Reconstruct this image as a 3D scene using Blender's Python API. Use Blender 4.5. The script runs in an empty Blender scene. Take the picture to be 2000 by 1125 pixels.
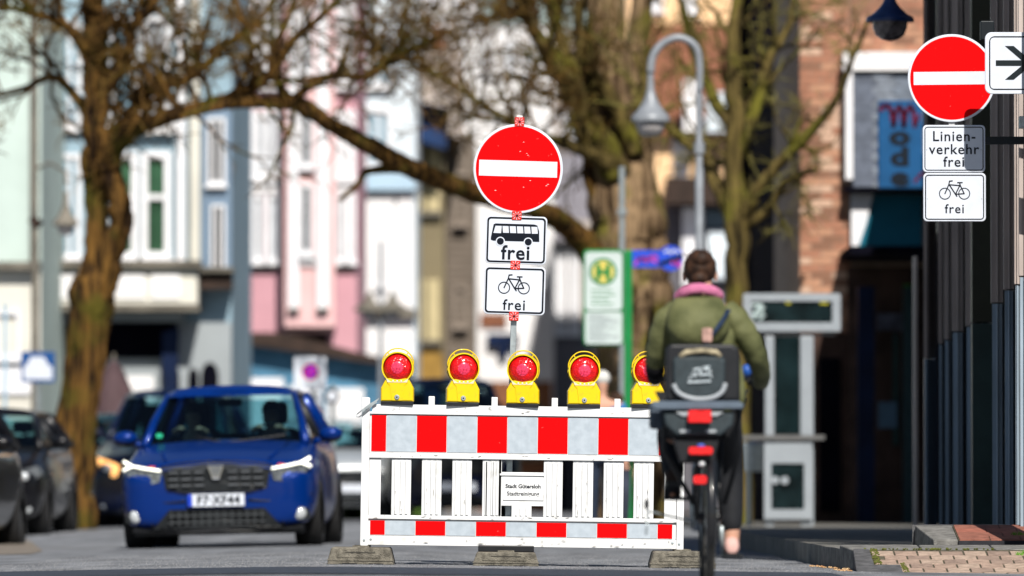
import bpy, math, random
from mathutils import Vector as V, Matrix, noise as mnoise
R = math.radians
random.seed(7)
sc = bpy.context.scene
col = sc.collection
# ------------------------------------------------------------------ camera
F = 15000.0      # focal length in pixels of the 2000 px wide photograph
CH = 0.45        # camera height
HY = 972.0       # row of the horizon
cam = bpy.data.cameras.new('camera'); camo = bpy.data.objects.new('camera', cam); col.objects.link(camo)
cam.sensor_width = 36; cam.lens = 36*F/2000
cam.clip_start = 1; cam.clip_end = 3000
camo.location = (0, 0, CH)
camo.rotation_euler = (R(90)+math.atan((HY-562.5)/F), 0, 0)
cam.dof.use_dof = True; cam.dof.focus_distance = 51.0; cam.dof.aperture_fstop = cam.lens/1000/0.115
sc.camera = camo
# ------------------------------------------------------------------ sky and sun
SUN_EL, SUN_AZ = 42.0, 11.5
w = bpy.data.worlds.new('World'); sc.world = w; w.use_nodes = True
nt = w.node_tree; bg = nt.nodes['Background']
sky = nt.nodes.new('ShaderNodeTexSky'); sky.sky_type = 'NISHITA'; sky.sun_disc = False
sky.sun_elevation = R(SUN_EL); sky.sun_rotation = R(180-SUN_AZ); sky.air_density = 1.0; sky.dust_density = 0.6
nt.links.new(sky.outputs[0], bg.inputs[0]); bg.inputs[1].default_value = 0.05
sl = bpy.data.lights.new('sun', 'SUN'); so = bpy.data.objects.new('sun', sl); col.objects.link(so)
sl.energy = 5.0; sl.angle = R(0.5); sl.color = (1.0, 0.95, 0.87)
sd = V((math.sin(R(SUN_AZ))*math.cos(R(SUN_EL)), -math.cos(R(SUN_AZ))*math.cos(R(SUN_EL)), math.sin(R(SUN_EL))))
so.rotation_euler = sd.to_track_quat('Z', 'Y').to_euler()
sc.view_settings.view_transform = 'Standard'; sc.view_settings.look = 'None'
sc.view_settings.exposure = 0.27; sc.view_settings.gamma = 1.0; sc.view_settings.use_curve_mapping = False
sc.render.engine = 'CYCLES'
sc.cycles.use_denoising = True
try: sc.cycles.denoiser = 'OPENIMAGEDENOISE'
except Exception: pass
sc.cycles.max_bounces = 6; sc.cycles.diffuse_bounces = 1; sc.cycles.glossy_bounces = 3; sc.cycles.transparent_max_bounces = 12

def P(px, py, Y): return V(((px-1000)*Y/F, Y, CH+(HY-py)*Y/F))
def S(Y): return F/Y
def sst(a, b, x):
    t = max(0, min(1, (x-a)/(b-a))); return t*t*(3-2*t)
def gz(x, y):
    d = x+1.3
    k = 0.020 if d < 0 else 0.013
    z = 0.012 - k*min(math.sqrt(d*d+0.09)-0.3+0.0, 5.0)
    return z + 0.13*sst(72.5, 90, y)

# ------------------------------------------------------------------ materials
def mat(name, c, rough=.6, metal=0., var=.12, scale=6., bump=0., bscale=40., c2=None, coat=0., spec=.3, emit=0., stretch=(1, 1, 1), alpha=None, lo=.35, hi=.65):
    m = bpy.data.materials.new(name); m.use_nodes = True
    t = m.node_tree; n = t.nodes; b = n['Principled BSDF']
    b.inputs['Roughness'].default_value = rough; b.inputs['Metallic'].default_value = metal
    b.inputs['Specular IOR Level'].default_value = spec
    if coat: b.inputs['Coat Weight'].default_value = coat; b.inputs['Coat Roughness'].default_value = .04
    tc = n.new('ShaderNodeTexCoord'); mp = n.new('ShaderNodeMapping'); mp.inputs['Scale'].default_value = stretch
    t.links.new(tc.outputs['Object'], mp.inputs[0])
    if var or c2:
        nz = n.new('ShaderNodeTexNoise'); nz.inputs['Scale'].default_value = scale; nz.inputs['Detail'].default_value = 5
        t.links.new(mp.outputs[0], nz.inputs['Vector'])
        cr = n.new('ShaderNodeValToRGB'); t.links.new(nz.outputs[0], cr.inputs[0])
        cr.color_ramp.elements[0].position = lo; cr.color_ramp.elements[1].position = hi
        a = [x*(1-var) for x in c]; d = [min(1, x*(1+var)) for x in c] if c2 is None else c2
        cr.color_ramp.elements[0].color = (*a, 1); cr.color_ramp.elements[1].color = (*d, 1)
        t.links.new(cr.outputs[0], b.inputs['Base Color'])
    else: b.inputs['Base Color'].default_value = (*c, 1)
    if bump:
        n2 = n.new('ShaderNodeTexNoise'); n2.inputs['Scale'].default_value = bscale; n2.inputs['Detail'].default_value = 6
        t.links.new(mp.outputs[0], n2.inputs['Vector'])
        bp = n.new('ShaderNodeBump'); bp.inputs['Strength'].default_value = bump; bp.inputs['Distance'].default_value = .02
        t.links.new(n2.outputs[0], bp.inputs['Height']); t.links.new(bp.outputs[0], b.inputs['Normal'])
    if emit: b.inputs['Emission Color'].default_value = (*c, 1); b.inputs['Emission Strength'].default_value = emit
    return m
def glassmat(name, tint, k=.55, rough=.03):
    m = bpy.data.materials.new(name); m.use_nodes = True; t = m.node_tree; n = t.nodes
    n.remove(n['Principled BSDF']); o = n['Material Output']
    tr = n.new('ShaderNodeBsdfTransparent'); tr.inputs[0].default_value = (*[x*k for x in tint], 1)
    gl = n.new('ShaderNodeBsdfGlossy'); gl.inputs['Roughness'].default_value = rough; gl.inputs[0].default_value = (.9, .95, 1, 1)
    fr = n.new('ShaderNodeFresnel'); fr.inputs[0].default_value = 1.5
    mx = n.new('ShaderNodeMixShader'); t.links.new(fr.outputs[0], mx.inputs[0]); t.links.new(tr.outputs[0], mx.inputs[1]); t.links.new(gl.outputs[0], mx.inputs[2])
    t.links.new(mx.outputs[0], o.inputs[0]); return m
def lensmat(name, c):
    m = mat(name, c, .12, 0, .25, 25, coat=.8)
    b = m.node_tree.nodes['Principled BSDF']
    b.inputs['Transmission Weight'].default_value = 0.0
    tc = m.node_tree.nodes.new('ShaderNodeTexCoord')
    vo = m.node_tree.nodes.new('ShaderNodeTexVoronoi'); vo.inputs['Scale'].default_value = 90
    bp = m.node_tree.nodes.new('ShaderNodeBump'); bp.inputs['Strength'].default_value = .5; bp.inputs['Distance'].default_value = .01
    t = m.node_tree; t.links.new(tc.outputs['Object'], vo.inputs['Vector']); t.links.new(vo.outputs[0], bp.inputs['Height']); t.links.new(bp.outputs[0], b.inputs['Normal'])
    return m
def bark(name, a, b_, moss):
    m = bpy.data.materials.new(name); m.use_nodes = True; t = m.node_tree; n = t.nodes; b = n['Principled BSDF']
    b.inputs['Roughness'].default_value = .9; b.inputs['Specular IOR Level'].default_value = .15
    tc = n.new('ShaderNodeTexCoord'); mp = n.new('ShaderNodeMapping'); mp.inputs['Scale'].default_value = (13, 13, 1.3)
    t.links.new(tc.outputs['Object'], mp.inputs[0])
    n1 = n.new('ShaderNodeTexNoise'); n1.inputs['Scale'].default_value = 1.2; n1.inputs['Detail'].default_value = 6; t.links.new(mp.outputs[0], n1.inputs['Vector'])
    cr = n.new('ShaderNodeValToRGB'); t.links.new(n1.outputs[0], cr.inputs[0])
    e = cr.color_ramp.elements; e[0].position = .38; e[0].color = (*a, 1); e[1].position = .62; e[1].color = (*b_, 1)
    n2 = n.new('ShaderNodeTexNoise'); n2.inputs['Scale'].default_value = 2.2; n2.inputs['Detail'].default_value = 3; t.links.new(tc.outputs['Object'], n2.inputs['Vector'])
    c2 = n.new('ShaderNodeValToRGB'); t.links.new(n2.outputs[0], c2.inputs[0]); c2.color_ramp.elements[0].position = .50; c2.color_ramp.elements[1].position = .68
    mx = n.new('ShaderNodeMix'); mx.data_type = 'RGBA'; t.links.new(c2.outputs[0], mx.inputs[0]); t.links.new(cr.outputs[0], mx.inputs[6]); mx.inputs[7].default_value = (*moss, 1)
    t.links.new(mx.outputs[2], b.inputs['Base Color'])
    bp = n.new('ShaderNodeBump'); bp.inputs['Strength'].default_value = 1; bp.inputs['Distance'].default_value = .10
    t.links.new(n1.outputs[0], bp.inputs['Height']); t.links.new(bp.outputs[0], b.inputs['Normal'])
    return m

# ------------------------------------------------------------------ mesh helpers
ORG = {}
def tag(o, label=None, cat=None, group=None, kind=None):
    if label: o['label'] = label
    if cat: o['category'] = cat
    if group: o['group'] = group
    if kind: o['kind'] = kind
    return o
def empty(name, loc=(0, 0, 0), label=None, cat=None, group=None, world=True):
    o = bpy.data.objects.new(name, None); col.objects.link(o); o.location = loc; o.empty_display_size = .2
    ORG[o] = V(loc) if world else V((0, 0, 0))
    return tag(o, label, cat, group)
class MB:
    def __init__(s): s.v = []; s.f = []
    def add(s, vs, fs):
        n = len(s.v); s.v += [tuple(x) for x in vs]; s.f += [tuple(i+n for i in f) for f in fs]; return s
    def box(s, a, b, taper=None):
        x0, y0, z0 = a; x1, y1, z1 = b
        vs = [(x0, y0, z0), (x1, y0, z0), (x1, y1, z0), (x0, y1, z0), (x0, y0, z1), (x1, y0, z1), (x1, y1, z1), (x0, y1, z1)]
        if taper:
            tx, ty = taper; vs[4] = (x0+tx, y0+ty, z1); vs[5] = (x1-tx, y0+ty, z1); vs[6] = (x1-tx, y1-ty, z1); vs[7] = (x0+tx, y1-ty, z1)
        return s.add(vs, [(0, 3, 2, 1), (4, 5, 6, 7), (0, 1, 5, 4), (1, 2, 6, 5), (2, 3, 7, 6), (3, 0, 4, 7)])
    def hexa(s, vs): return s.add(vs, [(0, 3, 2, 1), (4, 5, 6, 7), (0, 1, 5, 4), (1, 2, 6, 5), (2, 3, 7, 6), (3, 0, 4, 7)])
    def bbox(s, a, b, bev=.01):   # box with chamfered edges seen from the front (y = depth)
        x0, y0, z0 = a; x1, y1, z1 = b
        o = rrect(x0, z0, x1, z1, bev, 3)
        return s.prism(o, y0, y1, bev*.6)
    def prism(s, poly, y0, y1, ch=0.):   # polygon in (x, z) extruded along y; ch chamfers the front edge
        n = len(poly)
        if ch:
            cx = sum(p[0] for p in poly)/n; cz = sum(p[1] for p in poly)/n
            w_ = max(abs(p[0]-cx) for p in poly); h_ = max(abs(p[1]-cz) for p in poly)
            fx = max(.5, 1-ch/max(w_, 1e-4)); fz = max(.5, 1-ch/max(h_, 1e-4))
            inner = [(cx+(p[0]-cx)*fx, cz+(p[1]-cz)*fz) for p in poly]
            vs = [(p[0], y0, p[1]) for p in inner]+[(p[0], y0+ch, p[1]) for p in poly]+[(p[0], y1, p[1]) for p in poly]
            fs = [tuple(range(n-1, -1, -1))[::-1]]+[(i, i+n, (i+1) % n+n, (i+1) % n) for i in range(n)]+[(i+n, i+2*n, (i+1) % n+2*n, (i+1) % n+n) for i in range(n)]+[tuple(range(2*n, 3*n))[::-1]]
        else:
            vs = [(p[0], y0, p[1]) for p in poly]+[(p[0], y1, p[1]) for p in poly]
            fs = [tuple(range(n)), tuple(range(n, 2*n))[::-1]]+[(i, i+n, (i+1) % n+n, (i+1) % n) for i in range(n)]
        return s.add(vs, fs)
    def flat(s, poly, y): return s.add([(p[0], y, p[1]) for p in poly], [tuple(range(len(poly)))])
    def ring(s, a, b, y0, y1=None):      # ring between two outlines of equal length, facing -y
        n = len(a)
        s.add([(p[0], y0, p[1]) for p in a]+[(p[0], y0, p[1]) for p in b], [(i, (i+1) % n, (i+1) % n+n, i+n) for i in range(n)])
        if y1 is not None:
            s.add([(p[0], y0, p[1]) for p in a]+[(p[0], y1, p[1]) for p in a], [(i, i+n, (i+1) % n+n, (i+1) % n) for i in range(n)])
            s.add([(p[0], y0, p[1]) for p in b]+[(p[0], y1, p[1]) for p in b], [(i, (i+1) % n, (i+1) % n+n, i+n) for i in range(n)])
        return s
    def tube(s, pts, rs, n=10, cap=True, flat=None):
        pts = [V(p) for p in pts]
        if not hasattr(rs, '__len__'): rs = [rs]*len(pts)
        base = len(s.v); up = None
        for i, p in enumerate(pts):
            d = (pts[min(i+1, len(pts)-1)]-pts[max(i-1, 0)])
            if d.length < 1e-9: d = V((0, 0, 1))
            d.normalize()
            if up is None:
                up = V((0, 0, 1)) if abs(d.z) < .9 else V((1, 0, 0))
            a = d.cross(up)
            if a.length < 1e-5: a = d.cross(V((0, 1, 0)))
            a.normalize(); b = a.cross(d).normalized(); up = b
            for k in range(n):
                t = 2*math.pi*k/n
                s.v.append(tuple(p+(a*math.cos(t)+b*math.sin(t)*(flat or 1))*rs[i]))
        for i in range(len(pts)-1):
            for k in range(n):
                q = base+i*n; s.f.append((q+k, q+(k+1) % n, q+n+(k+1) % n, q+n+k))
        if cap:
            s.f.append(tuple(base+k for k in range(n))[::-1]); s.f.append(tuple(base+(len(pts)-1)*n+k for k in range(n)))
        return s
    def lathe(s, prof, c=(0, 0, 0), n=24, axis='z'):
        base = len(s.v); c = V(c)
        for r, h in prof:
            for k in range(n):
                t = 2*math.pi*k/n; x, y = r*math.cos(t), r*math.sin(t)
                p = (x, y, h) if axis == 'z' else ((x, h, y) if axis == 'y' else (h, x, y))
                s.v.append(tuple(c+V(p)))
        for i in range(len(prof)-1):
            for k in range(n):
                q = base+i*n; s.f.append((q+k, q+(k+1) % n, q+n+(k+1) % n, q+n+k))
        return s
    def ell(s, c, r, nu=16, nv=10):
        prof = [(math.sin(math.pi*i/nv), -math.cos(math.pi*i/nv)) for i in range(nv+1)]
        base = len(s.v); s.lathe(prof, (0, 0, 0), nu)
        for i in range(base, len(s.v)):
            x, y, z = s.v[i]; s.v[i] = (c[0]+x*r[0], c[1]+y*r[1], c[2]+z*r[2])
        return s
    def xf(s, M_): s.v = [tuple(M_ @ V(p)) for p in s.v]; return s
    def mesh(s, name, m, smooth=False):
        me = bpy.data.meshes.new(name); me.from_pydata(s.v, [], s.f); me.validate()
        if m: me.materials.append(m)
        if smooth: me.shade_smooth()
        return me
    def build(s, name, m, parent=None, smooth=False, auto=None, kind=None, sub=0, bev=0):
        off = ORG.get(parent, V((0, 0, 0)))
        if off.length: s.v = [(p[0]-off.x, p[1]-off.y, p[2]-off.z) for p in s.v]
        o = bpy.data.objects.new(name, s.mesh(name, m, smooth)); col.objects.link(o)
        if parent is not None: o.parent = parent; ORG[o] = off
        if auto:
            o.data.shade_smooth(); o.data.set_sharp_from_angle(angle=R(auto))
        if bev:
            bm_ = o.modifiers.new('bevel', 'BEVEL'); bm_.width = bev; bm_.segments = 2; bm_.limit_method = 'ANGLE'
        if sub:
            sm = o.modifiers.new('sub', 'SUBSURF'); sm.levels = sub; sm.render_levels = sub
        if kind: o['kind'] = kind
        return o
def rrect(x0, z0, x1, z1, r, n=5):
    o = []
    for cx, cz, a in ((x1-r, z0+r, -90), (x1-r, z1-r, 0), (x0+r, z1-r, 90), (x0+r, z0+r, 180)):
        for k in range(n+1):
            t = R(a+90*k/n); o.append((cx+r*math.cos(t), cz+r*math.sin(t)))
    return o
def circ(cx, cz, r, n=40, a0=0, a1=360):
    full = a1-a0 == 360
    return [(cx+r*math.cos(R(a0+(a1-a0)*k/(n if full else n-1))), cz+r*math.sin(R(a0+(a1-a0)*k/(n if full else n-1)))) for k in range(n)]
def ribbon(mb, pts, w_, y):
    for a, b in zip(pts, pts[1:]):
        d = V((b[0]-a[0], b[1]-a[1])); L = d.length
        if L < 1e-6: continue
        d /= L; nn = V((-d.y, d.x))*w_/2; a2 = V(a)-d*w_*.3; b2 = V(b)+d*w_*.3
        mb.flat([tuple(a2-nn), tuple(b2-nn), tuple(b2+nn), tuple(a2+nn)], y)
def text(s, size, m, parent, x, y, z, name='lettering', align='CENTER', bold=0., ext=.0004, rot=None, space=1.):
    cu = bpy.data.curves.new('t', 'FONT'); cu.body = s; cu.size = size; cu.align_x = align; cu.extrude = ext; cu.offset = bold; cu.space_character = space
    cu.resolution_u = 3
    o = bpy.data.objects.new('t', cu); col.objects.link(o)
    bpy.context.view_layer.update()
    me = bpy.data.meshes.new_from_object(o.evaluated_get(bpy.context.evaluated_depsgraph_get()))
    bpy.data.objects.remove(o)
    me.materials.clear(); me.materials.append(m); me.name = name
    M_ = Matrix.Translation((x, y, z)) @ (rot or Matrix.Rotation(R(90), 4, 'X'))
    off = ORG.get(parent, V((0, 0, 0)))
    me.transform(Matrix.Translation(-off) @ M_)
    q = bpy.data.objects.new(name, me); col.objects.link(q); q.parent = parent; ORG[q] = off
    return q
def skinobj(name, verts, edges, m, parent, sub=2, smooth=True):
    """verts: (x, y, z, r) or (x, y, z, rx, ry); a surface grown over a skeleton"""
    off = ORG.get(parent, V((0, 0, 0)))
    me = bpy.data.meshes.new(name); me.from_pydata([tuple(V(v[:3])-off) for v in verts], edges, [])
    me.materials.append(m)
    o = bpy.data.objects.new(name, me); col.objects.link(o); o.parent = parent; ORG[o] = off
    md = o.modifiers.new('skin', 'SKIN'); md.use_smooth_shade = smooth; md.branch_smoothing = .6
    for i, v in enumerate(verts):
        sv = me.skin_vertices[0].data[i]; sv.radius = (v[3], v[4] if len(v) > 4 else v[3]); sv.use_root = (i == 0)
    sm = o.modifiers.new('sub', 'SUBSURF'); sm.levels = sub; sm.render_levels = sub
    return o
def copy_tree(o, parent=None):
    c = o.copy(); col.objects.link(c)
    if parent is not None: c.parent = parent
    for ch in list(o.children): copy_tree(ch, c)
    return c

# ------------------------------------------------------------------ palette
m_asph = mat('asphalt', (.20, .21, .23), .9, 0, .3, 2.5, bump=.6, bscale=300, stretch=(1, .2, 1))
m_shadow = mat('shadow_asphalt', (.045, .055, .075), .85, 0, .2, 5, bump=.4, bscale=300)  # asphalt colour with a cast shadow painted in
m_grit = mat('grit', (.07, .075, .085), .8, 0, 0, 60, c2=(.30, .30, .31))
m_kerb = mat('kerb_stone', (.19, .185, .175), .9, 0, .3, 14, bump=.6, bscale=90)
m_kerb2 = mat('kerb_stone_dark', (.10, .10, .105), .9, 0, .3, 14, bump=.6, bscale=90)
m_paver = [mat('paver_%s' % n, c, .9, 0, .2, 18, bump=.6, bscale=120) for n, c in (('a', (.39, .28, .22)), ('b', (.31, .225, .18)), ('c', (.44, .33, .26)))]
m_redp = [mat('red_paver_%s' % n, c, .9, 0, .2, 18, bump=.6, bscale=120) for n, c in (('a', (.36, .13, .09)), ('b', (.30, .12, .085)))]
m_moss = mat('moss', (.09, .10, .02), .95, 0, .4, 60)
m_grass = mat('grass_blades', (.10, .25, .02), .8, 0, .3, 40)
m_joint = mat('paving_bed', (.09, .08, .055), .95, 0, .4, 30)
m_white = mat('white_plastic', (.78, .79, .80), .45, 0, .03, 11, c2=(.60, .60, .585), lo=.55, hi=.75, spec=.2)
m_red = mat('red_foil', (.74, .0015, .003), .6, 0, .03, 42, spec=.05, c2=(.85, .30, .28), lo=.70, hi=.86)
m_refl = mat('reflective_white_foil', (.40, .46, .52), .5, 0, .06, 18, spec=.15, c2=(.45, .51, .57))
m_plate = mat('sign_white', (.62, .66, .74), .5, 0, .04, 12, spec=.15)
m_black = mat('sign_black', (.006, .009, .016), .6, 0, 0, spec=.1)
m_galv = mat('galvanised_steel', (.42, .47, .49), .4, .6, .15, 30)
m_alu = mat('sign_back_metal', (.55, .55, .56), .45, .4, .05, 10)
m_yel = mat('yellow_plastic', (.84, .58, .004), .38, 0, .05, 22, coat=.25, c2=(.55, .38, .03), lo=.56, hi=.82)
m_lens = lensmat('red_lens', (.62, .004, .006))
m_hot = mat('lens_core', (.75, .04, .10), .2, 0, .4, 90, coat=.5)
m_rub = mat('recycled_rubber', (.17, .155, .125), .85, 0, .35, 22, bump=.7, bscale=120)
m_blk = mat('black_plastic', (.012, .013, .016), .45, 0, .2, 8)
m_tyre = mat('tyre_rubber', (.012, .012, .013), .8, 0, .2, 20)
m_chrome = mat('chrome', (.75, .76, .78), .15, 1, .02, 5)
# ================================================================== GROUND
def sheet(name, xs, ys, zf, m, kind='structure', parent=None):
    mb = MB(); mb.v = [(x, y, zf(x, y)) for y in ys for x in xs]; n = len(xs)
    mb.f = [(j*n+i, j*n+i+1, (j+1)*n+i+1, (j+1)*n+i) for j in range(len(ys)-1) for i in range(n-1)]
    o = mb.build(name, m, parent, smooth=True)
    if kind: o['kind'] = kind
    return o
xs = [-900, -300, -100, -40, -20, -12]+[x*.5 for x in range(-16, 17)]+[12, 20, 40, 100, 300, 900]
ys = [-300, -80, -20, 0, 20, 35]+[40+1*k for k in range(85)]+[130, 150, 180, 220, 300, 500, 1500]
sheet('road', xs, ys, lambda x, y: gz(x, y), m_asph)
sheet('road_shadow', [x*.5 for x in range(-16, 5)], [44, 46, 47.5, 48.3], lambda x, y: gz(x, y)+.006, m_shadow)  # shadow across the road, painted as a dark strip
# loose grit that gives the road its grain around the plane of focus
mb = MB(); rg = random.Random(3)
for i in range(26000):
    x = rg.uniform(-3.6, 2.4); y = 48.35+14*rg.random()**1.5
    r = rg.uniform(.002, .0055); z = gz(x, y)-.001; a = rg.uniform(0, 1.5)
    q = [(x+r*math.cos(a+1.57*k), y+r*math.sin(a+1.57*k), z) for k in range(4)]+[(x+rg.uniform(-.3, .3)*r, y, z+r*rg.uniform(.6, 1.3))]
    mb.add(q, [(0, 1, 4), (1, 2, 4), (2, 3, 4), (3, 0, 4)])
o = mb.build('road_grit', m_grit); tag(o, 'fine stone grit lying over the sunlit asphalt around the barrier', 'grit', kind='stuff')
# parking lane on the far left, a little browner
mb = MB()
pl = [P(-300, 0, 66), P(60, 0, 66), P(84, 0, 70), P(60, 0, 80), P(-50, 0, 95), P(-500, 0, 95)]
mb.add([(p.x, p.y, gz(p.x, p.y)+.006) for p in pl], [(0, 1, 2, 3, 4, 5)])
mb.build('parking_lane', mat('lane_setts', (.19, .165, .14), .9, 0, .2, 8, bump=.5), None)['kind'] = 'structure'

# ---- pavement on the right: low flat part, kerbs, ramp of pavers, raised red corner
def slab(mb, a, b, c, d, h):   # four top corners (ccw) and a thickness
    t = [a, b, c, d]; mb.hexa([(p[0], p[1], p[2]-h) for p in t]+[tuple(p) for p in t])
pav = MB(); slab(pav, (2.17, 53.25, .115), (9, 53.25, .115), (9, 98, .15), (2.12, 98, .15), .4)
pavement = pav.build('pavement', mat('pavement_slabs', (.17, .165, .15), .9, 0, .25, 4, bump=.4, bscale=50)); pavement['kind'] = 'structure'
bed = MB()
zr = lambda y: -.06+.135*(y-49.75)
slab(bed, (2.30, 49.75, zr(49.75)-.006), (4.6, 49.75, zr(49.75)-.006), (4.6, 51.0, zr(51.0)-.006), (2.28, 51.0, zr(51.0)-.006), .3)
bed.build('paving_bed', m_joint, pavement)
rp = random.Random(11)
nx, ny = .153, .19
for r_ in range(6):
    y0 = 49.76+r_*ny
    for c_ in range(-1, 13):
        x0 = 2.45+c_*nx+(nx/2 if r_ % 2 else 0)
        if x0 < 2.42 and r_ < 2: continue
        if x0 < 2.33: continue
        g = .004; a = rp.uniform(-.0025, .0025); b = rp.uniform(-.0025, .0025)
        mb = MB(); mb.hexa([(x0+g, y0+g, zr(y0)-.05), (x0+nx-g, y0+g, zr(y0)-.05), (x0+nx-g, y0+ny-g, zr(y0+ny)-.05), (x0+g, y0+ny-g, zr(y0+ny)-.05),
                 (x0+g*1.6, y0+g*1.6, zr(y0)+a), (x0+nx-g*1.6, y0+g*1.6, zr(y0)+b), (x0+nx-g*1.6, y0+ny-g*1.6, zr(y0+ny)+b), (x0+g*1.6, y0+ny-g*1.6, zr(y0+ny)+a)])
        mb.build('paver', rp.choice(m_paver), pavement)
# dark edge stones on the left and the front of the ramp
def stone(pts, h, m, name='kerbstone'):
    mb = MB(); slab(mb, *pts, h); return mb.build(name, m, pavement, bev=.008)
stone([(2.245, 50.25, zr(50.25)+.006), (2.37, 50.25, zr(50.25)+.006), (2.37, 50.98, zr(50.98)+.004), (2.262, 50.98, zr(50.98)+.004)], .25, m_kerb2)
stone([(2.235, 49.74, zr(49.74)+.012), (2.54, 49.74, zr(49.74)+.012), (2.54, 50.22, zr(50.22)+.01), (2.243, 50.22, zr(50.22)+.01)], .25, m_kerb2)
# kerb band behind the ramp
for i, (xa, xb) in enumerate([(2.28, 2.72), (2.73, 3.2), (3.21, 3.7), (3.71, 4.4)]):
    stone([(xa, 51.03, .098+.004*i), (xb, 51.03, .102+.004*i), (xb, 51.6, .133), (xa-(.08 if i == 0 else 0), 51.6, .133)], .3, m_kerb)
# slanted kerb that runs off to the left, its side face in its own shade
e = [P(1681, 1082, 51.03), P(1655, 1075, 51.5), P(1628, 1069, 52.2), P(1604, 1067, 53.2)]
for i, (a, b) in enumerate(zip(e, e[1:])):
    pass
kb_ = MB(); n = len(e); rgt = [2.46, 2.40, 2.34, 2.30]
kb_.v = [(p.x, p.y, p.z) for p in e]+[(x, p.y, p.z+.003) for x, p in zip(rgt, e)]+[(p.x, p.y, -.2) for p in e]+[(x, p.y, -.2) for x, p in zip(rgt, e)]
kb_.f = [(i, i+n, i+n+1, i+1) for i in range(n-1)]+[(i, i+1, i+1+2*n, i+2*n) for i in range(n-1)]+[(i+n, i+3*n, i+1+3*n, i+1+n) for i in range(n-1)]+[(0, 2*n, 3*n, n), (n-1, 2*n-1, 4*n-1, 3*n-1)]
kb_.build('kerbstone', m_kerb, pavement)
fill = MB(); slab(fill, (2.38, 51.62, .118), (5, 51.62, .125), (5, 53.24, .113), (2.28, 53.24, .113), .3)
fill.build('kerb_fill', m_kerb, pavement)
# raised corner with red pavers
zq = lambda y: .165+.13*(y-52.2)
for i, (xa, xb) in enumerate([(2.865, 3.03)]):
    stone([(xa, 52.2, zq(52.2)), (xb, 52.2, zq(52.2)), (xb, 52.93, zq(52.93)), (xa-.09, 52.93, zq(52.93))], .5, m_kerb)
ed = MB(); ed.box((3.032, 52.15, 0), (5.5, 52.205, .158)); ed.build('shade_strip', mat('shade_strip_dark', (.02, .02, .026), .8, 0, .3, 20), pavement)  # dark strip added for the shade on the raised corner's front face
bb = MB(); slab(bb, (3.035, 52.22, zq(52.22)-.007), (5.5, 52.22, zq(52.22)-.007), (5.5, 52.95, zq(52.95)-.007), (3.035, 52.95, zq(52.95)-.007), .5)
bb.build('paving_bed', m_joint, pavement)
for r_ in range(4):
    y0 = 52.21+r_*.185
    for c_ in range(9):
        x0 = 3.04+c_*.21+(.1 if r_ % 2 else 0)*(c_ > 0); wd = .21+(.1 if r_ % 2 and c_ == 0 else 0)
        g = .003; mb = MB()
        slab(mb, (x0+g, y0+g, zq(y0)), (x0+wd-g, y0+g, zq(y0)), (x0+wd-g, y0+.185-g, zq(y0+.185)), (x0+g, y0+.185-g, zq(y0+.185)), .3)
        mb.build('red_paver', rp.choice(m_redp), pavement)
top = MB(); slab(top, (2.76, 52.96, .262), (3.45, 52.96, .262), (3.45, 53.9, .262), (2.9, 53.9, .262), .5)
top.build('raised_corner', m_kerb2, pavement)
# moss and grass in the joints
mb = MB()
for i in range(260):
    k = rg.random()
    if k < .45: x = rg.uniform(2.375, 2.42); y = rg.uniform(50.2, 50.98)
    elif k < .75: x = rg.uniform(2.545, 2.58); y = rg.uniform(49.8, 50.35)
    else: x = rg.uniform(2.3, 3.2); y = 51.0+rg.uniform(-.02, .02)
    z = zr(y); r = rg.uniform(.004, .011)
    mb.ell((x, y, z), (r, r, r*.8), 5, 4)
o = mb.build('moss', m_moss); tag(o, 'tufts of moss in the joints of the pavers by the kerb', 'moss', kind='stuff')
for nm, cx, cy, cz, rad, hh, n_, lab in (('grass_tuft', 3.42, 50.75, zr(50.75), .1, .05, 150, 'bright grass tuft growing between the brown pavers at the edge of the road'),
                               ('grass_tuft', 3.45, 52.45, zq(52.45), .05, .035, 60, 'small grass tuft growing on the raised red pavers')):
    mb = MB()
    for i in range(n_):
        a = rg.uniform(0, 6.28); r = rad*math.sqrt(rg.random()); x, y = cx+r*math.cos(a), cy+r*math.sin(a); l = rg.uniform(.4, 1)*hh*(1.2-r/rad*.7); dx = rg.uniform(-.6, .6)*l; w_ = .0025
        mb.add([(x-w_, y, cz-.005), (x+w_, y, cz-.005), (x+dx, y+rg.uniform(-.3, .3)*l, cz+l)], [(0, 1, 2)])
    tag(mb.build(nm, m_grass), lab, 'grass')
mb = MB()
for i in range(90):
    t = rg.random(); p = e[0].lerp(e[3], t); x = p.x-rg.uniform(.01, .09); y = p.y; r = rg.uniform(.005, .013)
    mb.ell((x, y, gz(x, y)+r*.5), (r, r, r*.6), 5, 4)
for i in range(60):
    x = 2.19+rg.uniform(-.06, .02); y = rg.uniform(49.9, 50.9); r = rg.uniform(.004, .009); mb.ell((x, y, gz(x, y)+r*.5), (r, r, r*.6), 5, 4)
tag(mb.build('leaf_litter', mat('leaf_litter', (.30, .12, .04), .9, 0, 0, 30, c2=(.7, .5, .28))), 'pale leaf litter and grit gathered against the kerb', 'litter', kind='stuff')

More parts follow.
